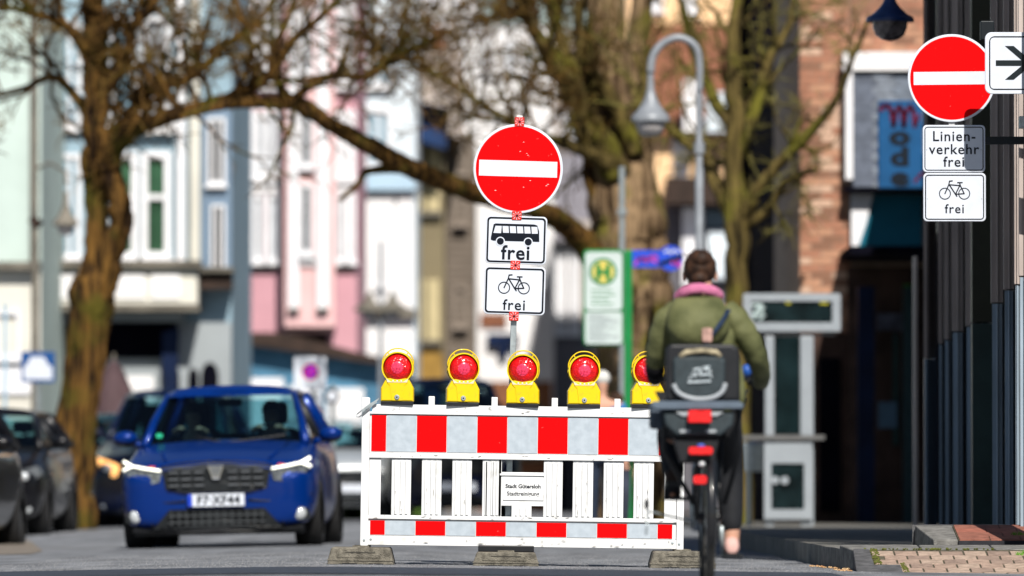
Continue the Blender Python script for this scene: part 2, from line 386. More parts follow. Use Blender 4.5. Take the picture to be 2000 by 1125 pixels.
# ================================================================== TREES
def catmull(pts, k=6):
    out = []
    for i in range(len(pts)-1):
        a, b, c, d = pts[max(i-1, 0)], pts[i], pts[i+1], pts[min(i+2, len(pts)-1)]
        for j in range(k):
            t = j/k
            out.append(tuple(.5*((2*b[q])+(-a[q]+c[q])*t+(2*a[q]-5*b[q]+4*c[q]-d[q])*t*t+(-a[q]+3*b[q]-3*c[q]+d[q])*t**3) for q in range(len(b))))
    out.append(tuple(pts[-1])); return out
def limb(root, pts, Y, m, name='limb', wob=.5, n=12, rs=None, lump=.16, ridge=0.):
    """pts: (px, py, width in px, depth offset)"""
    c = catmull([(p[0], p[1], p[2], p[3] if len(p) > 3 else 0) for p in pts], 7)
    path = []
    for i, (x, y, w_, d) in enumerate(c):
        q = P(x, y, Y+d); q.x += mnoise.noise(V((i*.35, rs or 1, 0)))*wob*w_*.25/S(Y); path.append((q, w_/2/S(Y)))
    mb = MB(); mb.tube([p for p, r in path], [r for p, r in path], n)
    vv = []
    for i, v in enumerate(mb.v):
        ring_i = min(i//n, len(path)-1); c0, r0 = path[ring_i]; d = V(v)-c0
        k = 1+ridge*mnoise.noise(V((math.cos(6.283*(i % n)/n)*2.8, math.sin(6.283*(i % n)/n)*2.8, ring_i*.10)))+lump*mnoise.noise(V(v)*(.9/max(r0, .05)))+lump*.6*mnoise.noise(V(v)*(2.3/max(r0, .05)))
        vv.append(tuple(c0+d*k))
    mb.v = vv
    mb.build(name, m, root, smooth=True)
    return path
def grow(root, paths, m, seed, n1, L1, n2, n3, up=.35, tw=.010, spread=.9, lean=(0, 0), mt=None, tip=False, lo=.3):
    r = random.Random(seed); br = MB(); tg = MB(); cnt = 0
    def rv(): return V((r.gauss(0, 1), r.gauss(0, .8), r.gauss(0, 1)))
    def path_from(p, d, L, seg, curl):
        out = [p]; d = d.normalized()
        for i in range(seg):
            d = (d+rv()*curl+V((lean[0], 0, up*.12+lean[1]))).normalized(); out.append(out[-1]+d*L/seg)
        return out
    for path, share in paths:
        for _ in range(int(n1*share)):
            i = r.randrange(int(len(path)*lo), len(path)-1); p, rad = path[i]; dd = (path[i+1][0]-p).normalized()
            d = dd*.7+rv()*spread+V((0, 0, up))
            L = L1*r.uniform(.5, 1.2); pts = path_from(p, d, L, 6, .22); rr = min(rad*.5, .045*L1/1.5)
            br.tube(pts, [rr*(1-.13*k) for k in range(7)], 5, False)
            for _ in range(n2):
                j = r.randrange(1, 6); d2 = (pts[j+1]-pts[j]).normalized()+rv()*.75; L2 = L*r.uniform(.3, .65); p2 = path_from(pts[j], d2, L2, 5, .25); r2 = rr*.4
                br.tube(p2, [r2*(1-.15*k) for k in range(6)], 4, False)
                for _ in range(n3):
                    j = r.randrange(1, 5); d3 = (p2[j+1]-p2[j]).normalized()+rv()*.8; L3 = L2*r.uniform(.35, .8); p3 = path_from(p2[j], d3, L3, 3, .3)
                    tg.tube(p3, [tw, tw*.8, tw*.6, tw*.3], 3, False)
    b = br.build('branches', m, root, smooth=True, kind='stuff'); t = tg.build('twigs', mt or m, root, kind='stuff')
b1 = bark('mossy_bark', (.018, .009, .004), (.185, .095, .022), (.085, .072, .010))
b2 = bark('pale_bark', (.06, .035, .018), (.31, .21, .12), (.13, .115, .02))
b3 = bark('olive_bark', (.022, .016, .006), (.17, .125, .04), (.14, .13, .018))
mtw = mat('twig_bark', (.09, .045, .016), .9, 0, .3, 3, c2=(.13, .08, .02), spec=.1)
mtw2 = mat('olive_twig_bark', (.12, .095, .03), .9, 0, .3, 3, c2=(.22, .2, .05))
Y1 = 91
g1 = P(135, 0, Y1)
t1 = empty('bare_tree', (g1.x, Y1, gz(g1.x, Y1)), 'leaning bare tree with mossy orange-brown trunk behind the parked cars on the left', 'tree', 'bare street trees')
pa = limb(t1, [(128, 1040, 98), (137, 900, 78), (153, 780, 70), (172, 660, 74), (188, 560, 78), (188, 500, 46), (186, 420, 38), (192, 330, 52), (187, 240, 48), (187, 120, 44), (184, 10, 40), (176, -120, 36), (170, -300, 34)], Y1, b1, 'trunk', .9, 36, 1, .10, .5)
pb = limb(t1, [(192, 580, 60), (214, 500, 50, -.1), (238, 425, 46, -.2), (225, 370, 42, -.2), (206, 310, 46, -.1)], Y1, b1, 'limb', .8, 16, 2, .12, .25)
pc = limb(t1, [(205, 330, 46, -.2), (250, 262, 34, -.5), (310, 232, 32, -.8), (380, 212, 28, -1), (450, 190, 26, -1.2), (520, 150, 22, -1.4), (570, 80, 18, -1.6), (640, 20, 12, -1.8), (700, -40, 8, -2)], Y1, b1, 'limb', 1.5, 10, 3)
pd = limb(t1, [(200, 330, 34, .2), (240, 240, 26, .5), (290, 180, 24, .8), (370, 150, 20, 1), (440, 90, 18, 1.3), (520, 20, 13, 1.5), (560, -60, 9, 1.6)], Y1, b1, 'limb', 1.5, 10, 4)
pe = limb(t1, [(186, 250, 30), (150, 190, 20, .3), (100, 150, 16, .5), (40, 175, 13, .8), (-40, 190, 9, 1)], Y1, b1, 'limb', 1.5, 8, 5)
pf = limb(t1, [(190, 200, 30), (240, 120, 22, -.3), (270, 40, 20, -.5), (330, -30, 14, -.7), (380, -120, 9, -.8)], Y1, b1, 'limb', 1.5, 8, 6)
pg = limb(t1, [(184, 140, 30), (140, 60, 20, -.3), (80, 30, 16, -.5), (0, 10, 10, -.7)], Y1, b1, 'limb', 1.5, 8, 7)
grow(t1, [(pc, 1), (pd, 1), (pf, .9), (pe, .35), (pg, .6), (pa[40:], .35)], b1, 21, 27, 1.3, 5, 4, .3, .0105, mt=mtw, lo=.15)
Y2 = 95
g2 = P(1240, 0, Y2)
t2 = empty('bare_tree', (g2.x, Y2, gz(g2.x, Y2)), 'thick pale-barked tree behind the bus stop sign, its long low limb arching to the left', 'tree', 'bare street trees')
qa = limb(t2, [(1240, 1060, 170), (1242, 900, 150), (1246, 760, 146), (1240, 640, 142), (1236, 540, 138), (1230, 440, 142), (1215, 350, 120), (1195, 250, 92), (1190, 120, 80), (1180, 0, 66), (1170, -160, 50)], Y2, b2, 'trunk', .6, 28, 9, .08, .2)
qb = limb(t2, [(1190, 600, 70, -.3), (1158, 500, 56, -.6), (1112, 446, 46, -1), (1060, 414, 42, -1.6), (1000, 398, 38, -2.1), (930, 378, 40, -2.6), (860, 352, 38, -3.2), (780, 318, 37, -3.7), (700, 272, 34, -4.2), (640, 240, 30, -4.6), (590, 205, 30, -4.9), (520, 200, 24, -5.2), (440, 205, 17, -5.5), (350, 230, 10, -5.8)], Y2, b1, 'limb', .5, 12, 10)
qc = limb(t2, [(600, 222, 24, -4.9), (555, 180, 20, -5), (530, 120, 16, -5), (560, 40, 12, -5), (600, -60, 8, -5)], Y2, b1, 'limb', 1, 8, 11)
qd = limb(t2, [(790, 325, 26, -3.7), (740, 330, 17, -3.8), (712, 338, 15, -3.8), (694, 365, 12, -3.8), (662, 392, 9, -3.8)], Y2, b1, 'limb', 1, 8, 12)
qe = limb(t2, [(1225, 420, 84, .3), (1250, 320, 60, .4), (1235, 200, 52, .5), (1248, 60, 44, .6), (1270, -90, 34, .6)], Y2, b2, 'limb', .9, 12, 13)
qf = limb(t2, [(1205, 340, 60, -.3), (1160, 250, 44, -.6), (1110, 170, 36, -.9), (1060, 90, 30, -1.2), (1020, 10, 22, -1.5), (980, -80, 14, -1.7)], Y2, b3, 'limb', 1, 10, 14)
qg = limb(t2, [(1195, 230, 44, .3), (1130, 150, 30, .5), (1090, 60, 26, .7), (1075, -60, 20, .9)], Y2, b3, 'limb', 1, 10, 15)
qh = limb(t2, [(1240, 300, 40, -.3), (1200, 200, 34, -.5), (1140, 120, 26, -.7), (1130, 0, 20, -.9)], Y2, b3, 'limb', 1, 10, 16)
qi = limb(t2, [(1190, 320, 34, -1), (1120, 285, 24, -1.4), (1050, 262, 18, -1.8), (960, 215, 14, -2.2), (880, 160, 10, -2.6), (800, 120, 7, -3)], Y2, b3, 'limb', 1.2, 8, 17)
qj = limb(t2, [(560, 200, 22, -5.1), (640, 150, 16, -5), (720, 148, 14, -5), (760, 110, 11, -5), (800, 70, 8, -5)], Y2, b1, 'limb', 1.2, 8, 18)
qk = limb(t2, [(1260, 560, 70, .2), (1200, 480, 44, .1), (1165, 400, 38, 0), (1150, 300, 32, -.2), (1120, 220, 24, -.4)], Y2, b1, 'limb', 1, 10, 19)
grow(t2, [(qc, .8), (qf, 1), (qg, 1), (qh, .9), (qi, 1.2), (qj, .9), (qe, .4), (qk[15:], .3)], b3, 33, 14, 1.3, 4, 3, .25, .010, mt=mtw, lo=.15)
grow(t2, [(qi, 1), (qj, 1.2), (qf[15:], .8), (qg[10:], .6)], b1, 35, 17, 1.4, 5, 5, .5, .010, mt=mtw, lo=.4)
Y3 = 90
g3 = P(1440, 0, Y3)
t3 = empty('bare_tree', (g3.x, Y3, .16), 'slimmer olive-barked tree forking behind the hooked grey street lamp', 'tree', 'bare street trees')
ra = limb(t3, [(1440, 1040, 60), (1440, 800, 50), (1441, 620, 46), (1438, 520, 46), (1440, 430, 50), (1432, 330, 36), (1438, 220, 34), (1430, 110, 30), (1440, 0, 24), (1446, -120, 18)], Y3, b3, 'trunk', .8, 16, 21, .12, .15)
rb = limb(t3, [(1440, 440, 36), (1400, 360, 30, .2), (1372, 300, 26, .4), (1320, 260, 20, .6), (1270, 190, 16, .8), (1240, 100, 12, 1)], Y3, b3, 'limb', 1, 9, 22)
rc = limb(t3, [(1446, 440, 34), (1480, 370, 26, -.2), (1530, 310, 22, -.4), (1580, 262, 20, -.6), (1630, 200, 16, -.8), (1664, 120, 12, -1), (1700, 30, 9, -1.2)], Y3, b3, 'limb', 1, 9, 23)
rd = limb(t3, [(1436, 300, 30), (1480, 200, 24, .2), (1500, 120, 20, .3), (1540, 50, 15, .4), (1560, -50, 10, .5)], Y3, b3, 'limb', 1, 9, 24)
re_ = limb(t3, [(1436, 260, 28), (1380, 160, 22, .2), (1350, 80, 18, .3), (1330, 0, 13, .4), (1300, -60, 9, .5)], Y3, b3, 'limb', 1, 9, 25)
rf = limb(t3, [(1450, 440, 26), (1500, 410, 18, -.1), (1540, 350, 14, -.2), (1600, 330, 10, -.3)], Y3, b3, 'limb', 1, 8, 26)
grow(t3, [(ra[30:], .8), (rb, .9), (rc, .7), (rd, .9), (re_, .9), (rf, .4)], b3, 55, 11, 1.0, 4, 4, .3, .009, mt=mtw2, lo=.15)
# ================================================================== BUILDINGS
def fx(px, Y): return (px-1000)*Y/F
def fz(py, Y): return CH+(HY-py)*Y/F
class Bld:
    """a building whose front stands at distance Y and faces the street; rectangles are given on that front"""
    def __init__(s, name, label, Y, x0, x1, ytop, m, depth=9, cat='house'):
        s.Y = Y; s.g = -.3; s.root = empty(name, (fx((x0+x1)/2, Y), Y, gz(fx((x0+x1)/2, Y), Y)), label, cat)
        mb = MB(); mb.box((fx(x0, Y), Y, s.g), (fx(x1, Y), Y+depth, fz(ytop, Y))); mb.build('wall', m, s.root)
    def slab(s, name, x0, y0, x1, y1, m, out=.1, back=-.02, label=None, parent=None, bev=0):
        mb = MB(); Y = s.Y; mb.box((fx(x0, Y), Y-out, fz(y1, Y)), (fx(x1, Y), Y-back if back < 0 else Y-back, fz(y0, Y)))
        o = mb.build(name, m, parent or s.root, bev=bev); return tag(o, label)
    def poly(s, name, pts, m, out=.1, back=0., label=None):
        mb = MB(); Y = s.Y; mb.prism([(fx(x, Y), fz(y, Y)) for x, y in pts], Y-out, Y-back+.02); o = mb.build(name, m, s.root); return tag(o, label)
    def win(s, x0, y0, x1, y1, fm, gm, fw=6, out=.08, mid=True, trans=None, base=0.):
        Y = s.Y; a, b, c, d = fx(x0, Y), fx(x1, Y), fz(y1, Y), fz(y0, Y); f = fw*Y/F; yo = Y-base
        mb = MB()
        mb.box((a, yo-out, c), (a+f, yo+.02, d)); mb.box((b-f, yo-out, c), (b, yo+.02, d))
        mb.box((a+f, yo-out, c), (b-f, yo+.02, c+f)); mb.box((a+f, yo-out, d-f), (b-f, yo+.02, d))
        if mid: mb.box(((a+b)/2-f*.35, yo-out*.7, c+f), ((a+b)/2+f*.35, yo+.02, d-f))
        w_ = mb.build('window', fm, s.root)
        if trans:
            t_ = MB(); zt = fz(trans, Y); t_.box((a+f, yo-out*.75, zt-f*.4), (b-f, yo+.01, zt+f*.4)); t_.build('transom', fm, w_)
        p = MB(); p.box((a+f*.5, yo-.03, c+f*.5), (b-f*.5, yo-.012, d-f*.5)); p.build('pane', gm, w_)
        q = MB(); q.box((a-f*.6, yo-out-.07, c-.06), (b+f*.6, yo, c-.003)); q.build('sill', fm, w_)
        return w_
PL = lambda n, c, **k: mat(n, c, k.pop('rough', .85), 0, k.pop('var', .09), k.pop('scale', .9), bump=.15, bscale=12, **k)
c_green = PL('pale_green_render', (.50, .60, .56)); c_cream = PL('cream_render', (.66, .64, .57)); c_bl = PL('blue_grey_render', (.28, .40, .48))
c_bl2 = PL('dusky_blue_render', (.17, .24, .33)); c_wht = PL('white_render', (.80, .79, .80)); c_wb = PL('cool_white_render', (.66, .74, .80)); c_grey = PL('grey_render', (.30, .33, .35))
c_pink = PL('rose_render', (.56, .30, .35)); c_pale = PL('pale_pink_render', (.74, .47, .47)); c_lblue = PL('light_blue_render', (.40, .55, .68))
c_olive = PL('olive_render', (.20, .165, .10)); c_brown = PL('brown_cladding', (.17, .14, .115), scale=3); c_peach = PL('peach_render', (.84, .56, .32)); c_dkgrey = PL('dark_grey_render', (.12, .115, .13))
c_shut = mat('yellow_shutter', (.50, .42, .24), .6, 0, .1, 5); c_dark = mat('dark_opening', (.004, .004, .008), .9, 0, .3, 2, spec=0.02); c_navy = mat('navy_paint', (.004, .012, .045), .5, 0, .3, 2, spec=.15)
c_navy2 = mat('blue_awning', (.005, .024, .085), .6, 0, .3, 2); c_teal = mat('teal_shopfront', (.07, .20, .32), .5, 0, .25, 2); c_roof = mat('roof_tiles', (.36, .31, .28), .9, 0, .3, 6, bump=1, bscale=8)
c_rroof = mat('brown_roof_tiles', (.22, .09, .05), .9, 0, .3, 6, bump=1, bscale=8)
g_green = mat('green_window_glass', (.035, .10, .055), .15, 0, .4, 1.5); g_dark = mat('dark_window_glass', (.015, .025, .035), .08, 0, .4, 1.5, spec=.8); g_blue = mat('blue_window_glass', (.20, .33, .42), .15, 0, .3, 2)
g_grey = mat('lace_curtained_glass', (.40, .43, .47), .25, 0, .3, 2); m_ledge = mat('weathered_ledge', (.16, .145, .12), .85, 0, .3, 3); m_brn = mat('dark_brown_wood', (.035, .02, .014), .7, 0, .3, 3)
f_white = mat('white_window_frame', (.80, .80, .83), .5, 0, .04, 3)

A = Bld('pale_green_house', 'pale green rendered house at the far left edge with teal shop windows at street level', 112, -420, 79, -500, c_green)
A.slab('cornice', -420, 512, 79, 527, m_ledge, .30); A.slab('plinth', -420, 529, 79, 1100, c_cream, .06)
A.win(-50, 608, 40, 700, f_white, mat('teal_shop_glass', (.06, .13, .14), .15, 0, .3, 1), 7, .14); A.win(-190, 608, -90, 700, f_white, g_dark, 7, .14)
A.win(-130, 250, -60, 440, f_white, g_dark, 7); A.slab('sign_band', -60, 712, 60, 770, f_white, .12)
A.slab('downpipe', 60, -400, 66, 512, m_ledge, .12)
B = Bld('corner_house', 'blue-grey house with a cream bay, white windows with green panes and grey ground floor', 118, 79, 452, -400, c_bl)
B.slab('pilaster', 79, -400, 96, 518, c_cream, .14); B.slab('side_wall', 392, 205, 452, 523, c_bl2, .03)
for x0, x1, y0, y1 in ((112, 158, 300, 505), (112, 158, 40, 250)): B.win(x0, y0, x1, y1, f_white, g_blue, 9, mid=True)
B.win(214, 296, 270, 505, f_white, g_green, 13, .14, mid=False, trans=385); B.win(276, 296, 334, 505, f_white, g_green, 13, .14, mid=False, trans=385)
B.win(214, 30, 270, 235, f_white, g_blue, 11, .14, mid=False); B.win(276, 30, 334, 235, f_white, g_grey, 11, .14, mid=False)
B.slab('pilaster', 346, -400, 362, 514, f_white, .2); B.slab('pilaster', 372, -400, 391, 514, c_cream, .24); B.win(412, 400, 440, 528, f_white, g_grey, 5); B.win(405, 230, 440, 360, f_white, g_blue, 6)
B.slab('window_lintel', 205, 232, 342, 262, c_wht, .22)
B.slab('bay_ledge', 76, 512, 396, 526, m_ledge, 1.0); B.slab('bay_front', 82, 528, 390, 598, c_cream, .85, bev=.02); B.slab('bay_moulding', 78, 600, 394, 610, m_ledge, .95); B.slab('bay_soffit', 100, 612, 360, 628, c_grey, .6)
for x in (96, 172, 232, 300): B.slab('bay_panel', x, 540, x+56, 586, c_wht, .88, .84)
B.slab('side_ledge', 393, 524, 458, 534, m_ledge, .7); B.slab('side_cornice', 394, 536, 455, 566, m_brn, .55)
B.slab('ground_floor_wall', 82, 630, 452, 1100, c_grey, .03)
B.slab('shop_opening', 200, 630, 346, 700, c_dark, .06); B.slab('shop_opening', 110, 640, 170, 800, g_dark, .06)
B.poly('awning', [(318, 650), (350, 640), (346, 780), (322, 782), (318, 720)], c_navy, .25); B.slab('shop_window', 210, 735, 300, 900, c_wht, .06); B.slab('shop_window', 305, 760, 345, 900, g_grey, .08)
for cx, r in ((410, 17), (336, 15), (378, 10)):
    B.poly('arched_opening', [(cx-r, 1000), (cx+r, 1000), (cx+r, 735)]+[(cx+r*math.cos(R(a)), 735-r*1.6*math.sin(R(a))) for a in range(15, 180, 15)]+[(cx-r, 735)], c_dark, .07)
C = Bld('pink_house', 'tall rose-pink house with white pilasters and a pale pink oriel above a blue shopfront', 140, 452, 697, -400, c_pink)
C.slab('pilaster', 452, -400, 473, 640, c_pale, .1); C.slab('downpipe', 479, -400, 486, 650, m_brn, .16)
C.slab('pilaster_foot', 450, 640, 476, 672, f_white, .16)
for x0, x1 in ((491, 517), (521, 547), (652, 675), (677, 695)): C.win(x0, 378, x1, 512, f_white, g_grey, 8, .12, mid=False)
for x0, x1 in ((491, 547), (652, 694)): C.win(x0, 215, x1, 350, f_white, g_grey, 13, .12); C.win(x0, -20, x1, 170, f_white, g_grey, 13, .12); C.slab('window_apron', x0+2, 514, x1-2, 528, m_ledge, .10); C.slab('window_lintel', x0, 352, x1, 374, c_wht, .10)
C.slab('oriel', 558, -400, 656, 640, c_pale, .9)
for x0, x1 in ((567, 586), (622, 643)): C.slab('oriel_pilaster', x0, -400, x1, 604, f_white, 1.02); C.slab('pilaster_foot', x0-2, 605, x1+2, 610, m_ledge, 1.06)
C.slab('oriel_panel', 589, 505, 619, 520, c_wht, .98)
def owin(x0, y0, x1, y1): return C.win(x0, y0, x1, y1, f_white, g_dark, 7, .10, mid=False, base=.9)
owin(588, 362, 614, 500); owin(588, 200, 614, 330); owin(588, 20, 614, 150)
C.slab('oriel_bracket', 563, 641, 650, 652, c_pale, .6); C.slab('oriel_soffit', 568, 653, 640, 668, c_dark, .3)
C.poly('shop_roof', [(466, 652), (556, 652), (700, 690), (745, 700), (748, 714), (466, 672)], m_brn, 1.1); C.poly('shopfront', [(468, 673), (744, 713), (744, 1100), (468, 1100)], c_teal, .7)
C.slab('shop_window', 480, 740, 556, 1000, f_white, .78, .71); C.slab('shop_window', 640, 760, 712, 1000, c_wht, .78, .71); C.slab('shop_door', 566, 755, 628, 1000, c_wht, .76, .71)
D = Bld('white_shop_house', 'narrow white house with light blue edges between the pink house and the tan house', 150, 697, 812, -60, c_wb)
D.slab('corner_strip', 697, 340, 711, 700, c_lblue, .08); D.slab('cornice', 697, 338, 812, 372, c_lblue, .3); D.slab('facade_panel', 713, 382, 770, 602, c_wht, .1); D.slab('facade_panel', 776, 382, 806, 602, c_wht, .1)
D.win(733, 420, 754, 560, f_white, g_grey, 5, .14, mid=False); D.slab('balcony_ledge', 697, 604, 812, 620, m_ledge, .35); D.slab('lower_front', 713, 624, 806, 698, c_wht, .12)
D.win(712, 210, 765, 328, f_white, g_blue, 9, .1); D.win(712, 60, 765, 170, f_white, g_blue, 9, .1)
D.slab('shop_opening', 700, 702, 808, 1000, c_dark, .08); D.slab('shop_window', 756, 740, 800, 900, g_dark, .14); D.slab('shop_pillar', 697, 702, 712, 1000, c_dkgrey, .2)
E = Bld('tan_house', 'olive-brown house with yellow window shutters in two rows and a navy awning', 158, 812, 868, 270, c_olive)
for y0, y1 in ((278, 412), (546, 664)):
    for x0, x1 in ((814, 827), (835, 858)): E.slab('shutter', x0, y0, x1, y1, c_shut, .12)
    E.slab('window_ledge', 812, y1+2, 864, y1+10, m_ledge, .2)
E.slab('shop_fascia', 812, 690, 866, 742, mat('ochre_fascia', (.26, .15, .03), .7, 0, .3, 2), .3); E.slab('shop_opening', 814, 746, 866, 1000, c_navy, .1)
E.poly('dark_gable', [(786, 196), (880, 215), (876, 262), (784, 236)], c_dark, 1.1); E.poly('awning', [(780, 236), (872, 262), (872, 296), (783, 268)], c_navy2, 1.2)
mb = MB(); Y = 158
mb.hexa([tuple(P(756, 215, Y-.4)), tuple(P(905, 272, Y-.4)), tuple(P(905, 272, Y+8)), tuple(P(756, 215, Y+8)), tuple(P(772, 85, Y+4)), tuple(P(905, 85, Y+4)), tuple(P(905, 85, Y+8)), tuple(P(772, 85, Y+8))])
mb.build('roof', c_roof, E.root); E.slab('dormer', 736, 150, 782, 205, c_navy2, .9); E.slab('chimney', 838, 30, 866, 92, c_rroof, -3.5, -4.6)
Fb = Bld('brown_clad_house', 'narrow dark brown clad house between the tan house and the no entry sign', 162, 868, 928, 262, c_brown)
for i in range(54): Fb.slab('cladding_board', 868.5, 266+i*13.4, 927.5, 266+i*13.4+12, c_brown, .04+.02*(i % 2))
for y0, y1 in ((378, 440), (560, 640), (290, 340)): Fb.win(886, y0, 912, y1, mat('taupe_frame', (.30, .25, .21), .7), g_dark, 4, .12, mid=False); Fb.slab('window_ledge', 884, y1+4, 914, y1+10, c_dark, .22)
G = Bld('white_house', 'large white house directly behind the temporary no entry sign', 170, 905, 1082, 50, c_wht)
for x0, x1, y0, y1 in ((940, 965, 300, 350), (940, 965, 80, 140), (1020, 1050, 80, 140), (985, 1010, 80, 140), (1040, 1066, 470, 560)): G.win(x0, y0, x1, y1, f_white, g_grey, 4, .1)
G.slab('shop_sign', 952, 652, 1012, 676, c_navy, .2); G.poly('shop_sign', [(972, 677), (996, 677), (990, 700), (978, 700)], c_navy, .2); G.slab('stone_panel', 938, 612, 990, 640, c_rroof, .06)
G.slab('shopfront', 935, 745, 1078, 1000, mat('rust_shopfront', (.22, .09, .04), .7, 0, .3, 1), .08); G.slab('shop_door', 955, 790, 990, 1000, c_dark, .12); G.slab('shop_window', 1005, 790, 1065, 900, g_dark, .12)
Hh = Bld('grey_house', 'grey-roofed house with bright white windows behind the bus stop sign', 175, 1082, 1302, 430, PL('taupe_render', (.36, .32, .29)))
mb = MB(); Y = 175
mb.hexa([tuple(P(1040, 470, Y-.5)), tuple(P(1302, 470, Y-.5)), tuple(P(1302, 470, Y+8)), tuple(P(1040, 470, Y+8)), tuple(P(1060, 300, Y+5)), tuple(P(1300, 300, Y+5)), tuple(P(1300, 300, Y+8)), tuple(P(1060, 300, Y+8))]); mb.build('roof', mat('slate_roof', (.20, .19, .215), .8, 0, .25, 5, bump=.6, bscale=8), Hh.root)
for x0, x1 in ((1084, 1107), (1112, 1133), (1150, 1172), (1200, 1222)): Hh.win(x0, 488, x1, 652, f_white, f_white, 5, .15)
Hh.slab('ground_floor_wall', 1083, 658, 1150, 1000, c_dkgrey, .12); Hh.slab('shop_window', 1160, 700, 1290, 900, g_dark, .12)
for x0, x1 in ((1090, 1108), (1118, 1140)): Hh.slab('shop_door', x0, 800, x1, 1000, c_dark, .16)
I = Bld('peach_house', 'peach rendered house with white bands and a brown tiled roof behind the hooked street lamp', 150, 1240, 1500, 250, c_peach)
I2 = MB(); I2.box((fx(1225, 158), 158, 2), (fx(1600, 158), 166, fz(-200, 158))); I2.build('rear_wall', c_peach, I.root)
mb = MB(); Y = 150
mb.hexa([tuple(P(1240, 262, Y-.4)), tuple(P(1500, 262, Y-.4)), tuple(P(1500, 262, Y+7.9)), tuple(P(1240, 262, Y+7.9)), tuple(P(1248, 45, Y+6)), tuple(P(1500, 45, Y+6)), tuple(P(1500, 45, Y+7.9)), tuple(P(1248, 45, Y+7.9))]); mb.build('roof', c_rroof, I.root)
def rwin(x0, y0, x1, y1):
    o = I.Y; I.Y = 158; w_ = I.win(x0, y0, x1, y1, f_white, g_grey, 6, .1); I.Y = o; return w_
rwin(1335, -10, 1362, 28); rwin(1432, -20, 1475, 32); rwin(1270, -40, 1296, 20)
I.slab('dormer', 1378, 186, 1426, 262, c_wb, 1.2); I.slab('dormer', 1334, 160, 1362, 262, c_wht, 1.0); I.slab('cornice', 1315, 262, 1345, 345, c_wht, .1); I.slab('shutter', 1448, 200, 1466, 345, f_white, .14)
I.slab('shop_roof', 1300, 350, 1470, 402, m_brn, 1.2); I.slab('shop_wall', 1300, 404, 1480, 1000, c_dkgrey, .3)
I.slab('shop_window', 1332, 408, 1372, 560, f_white, .5); I.slab('shop_window', 1380, 452, 1426, 548, c_wb, .6, bev=.05); I.slab('blind', 1376, 412, 1430, 446, mat('slate_blind', (.10, .15, .19), .6), .5)
K2 = Bld('dark_timber_house', 'nearly black house with narrow blue panels left of the brick building', 118, 1466, 1566, -60, mat('black_timber', (.006, .005, .007), 1, 0, .4, 3, spec=0))
K2.slab('panel', 1478, 420, 1502, 575, c_navy2, .1); K2.slab('panel', 1530, 120, 1560, 200, c_navy2, .15); K2.slab('panel', 1536, 470, 1560, 545, c_navy2, .15); K2.slab('panel', 1515, 10, 1545, 60, c_rroof, .15)
K2.slab('shop_window', 1480, 640, 1556, 1000, g_dark, .1)
mb = MB(); mb.box((fx(1466, 118), 107, -.2), (fx(1520, 118), 117.9, fz(150, 118))); mb.build('side_wing', c_dark, K2.root)

# ---- backdrop of roofs further down the street, only glimpsed between the branches
for nm, lab, Y, x0, x1, yt, m in (('far_house', 'pale far house glimpsed through the branches above the pink house', 190, 560, 930, -300, PL('far_render', (.62, .60, .60))),
                                  ('far_house', 'brownish far house glimpsed above the bus stop behind the tree crowns', 200, 1080, 1250, 60, PL('far_brown_render', (.26, .21, .18)))):
    b_ = Bld(nm, lab, Y, x0, x1, yt, m)
    for x in range(x0+16, x1-30, 62):
        for y in (-60, 40, 140) if nm and x0 < 1000 else (120, 220): b_.win(x, y, x+30, y+60, f_white, g_grey, 5, .1)

# ---- brick building on the right, its front sunlit
Yb = 92
J = Bld('brick_building', 'orange-brown brick shop building with a slate-clad bay and white trim on the right', Yb, 1562, 1860, -220, mat('mortar', (.36, .27, .21), .9, 0, .2, 6), cat='building')
bm_ = [mat('brick_%s' % n, c, .85, 0, .18, 5, bump=.5) for n, c in (('orange', (.50, .27, .17)), ('brown', (.27, .14, .09)), ('red', (.40, .19, .12)), ('pale', (.60, .40, .29)))]
bw, bh = .262, .0865
bmesh_ = []
for m in bm_:
    mb = MB(); mb.box((.005, -.022, .005), (bw-.007, .004, bh-.007), (.004, 0)); bmesh_.append(mb.mesh('brick', m))
rb_ = random.Random(5); jx0, jx1 = fx(1562, Yb), fx(1660, Yb); cnt = 0
far_bricks = MB()
def brick_at(x, z, wd):
    global cnt
    o = bpy.data.objects.new('brick', rb_.choice(bmesh_)); col.objects.link(o); o.parent = J.root
    o.location = V((x, Yb, z))-ORG[J.root]; o.scale = (wd/bw, 1, 1); cnt += 1
row = 0; z = fz(1010, Yb)
stuff_m = [MB(), MB(), MB()]
while z < fz(-200, Yb):
    x = jx0-(bw/2 if row % 2 else 0)
    while x < jx1-.02:
        a = max(x, jx0); b = min(x+bw, jx1)
        py = HY-(z-CH)*F/Yb
        if b-a > .05:
            if 30 < py < 590 and cnt < 296: brick_at(a, z, b-a)
            else: stuff_m[rb_.randrange(3)].box((a+.005, Yb-.022, z+.005), (b-.007, Yb+.004, z+bh-.007))
        x += bw
    z += bh; row += 1
x_, z = fx(1660, Yb), fz(100, Yb)
row = 0
while z < fz(-200, Yb):
    x = fx(1660, Yb)+.003+(0 if row % 2 else -bw/2)
    while x < fx(1850, Yb): stuff_m[rb_.randrange(3)].box((max(x, fx(1660, Yb)+.003)+.005, Yb-.022, z+.005), (x+bw-.007, Yb+.004, z+bh-.007)); x += bw
    z += bh; row += 1
for k, s_ in enumerate(stuff_m): s_.build('brickwork', bm_[k], J.root, kind='stuff')
J.slab('cornice', 1645, 104, 1850, 140, c_wht, .35); J.slab('bay_frame', 1650, 142, 1664, 352, f_white, .32)
c_sl = [mat('slate_%s' % n, c, .7, 0, .2, 8, bump=.3) for n, c in (('a', (.16, .19, .24)), ('b', (.21, .24, .29)), ('c', (.12, .14, .185)))]
J.slab('bay_wall', 1664, 142, 1850, 366, c_sl[2], .24)
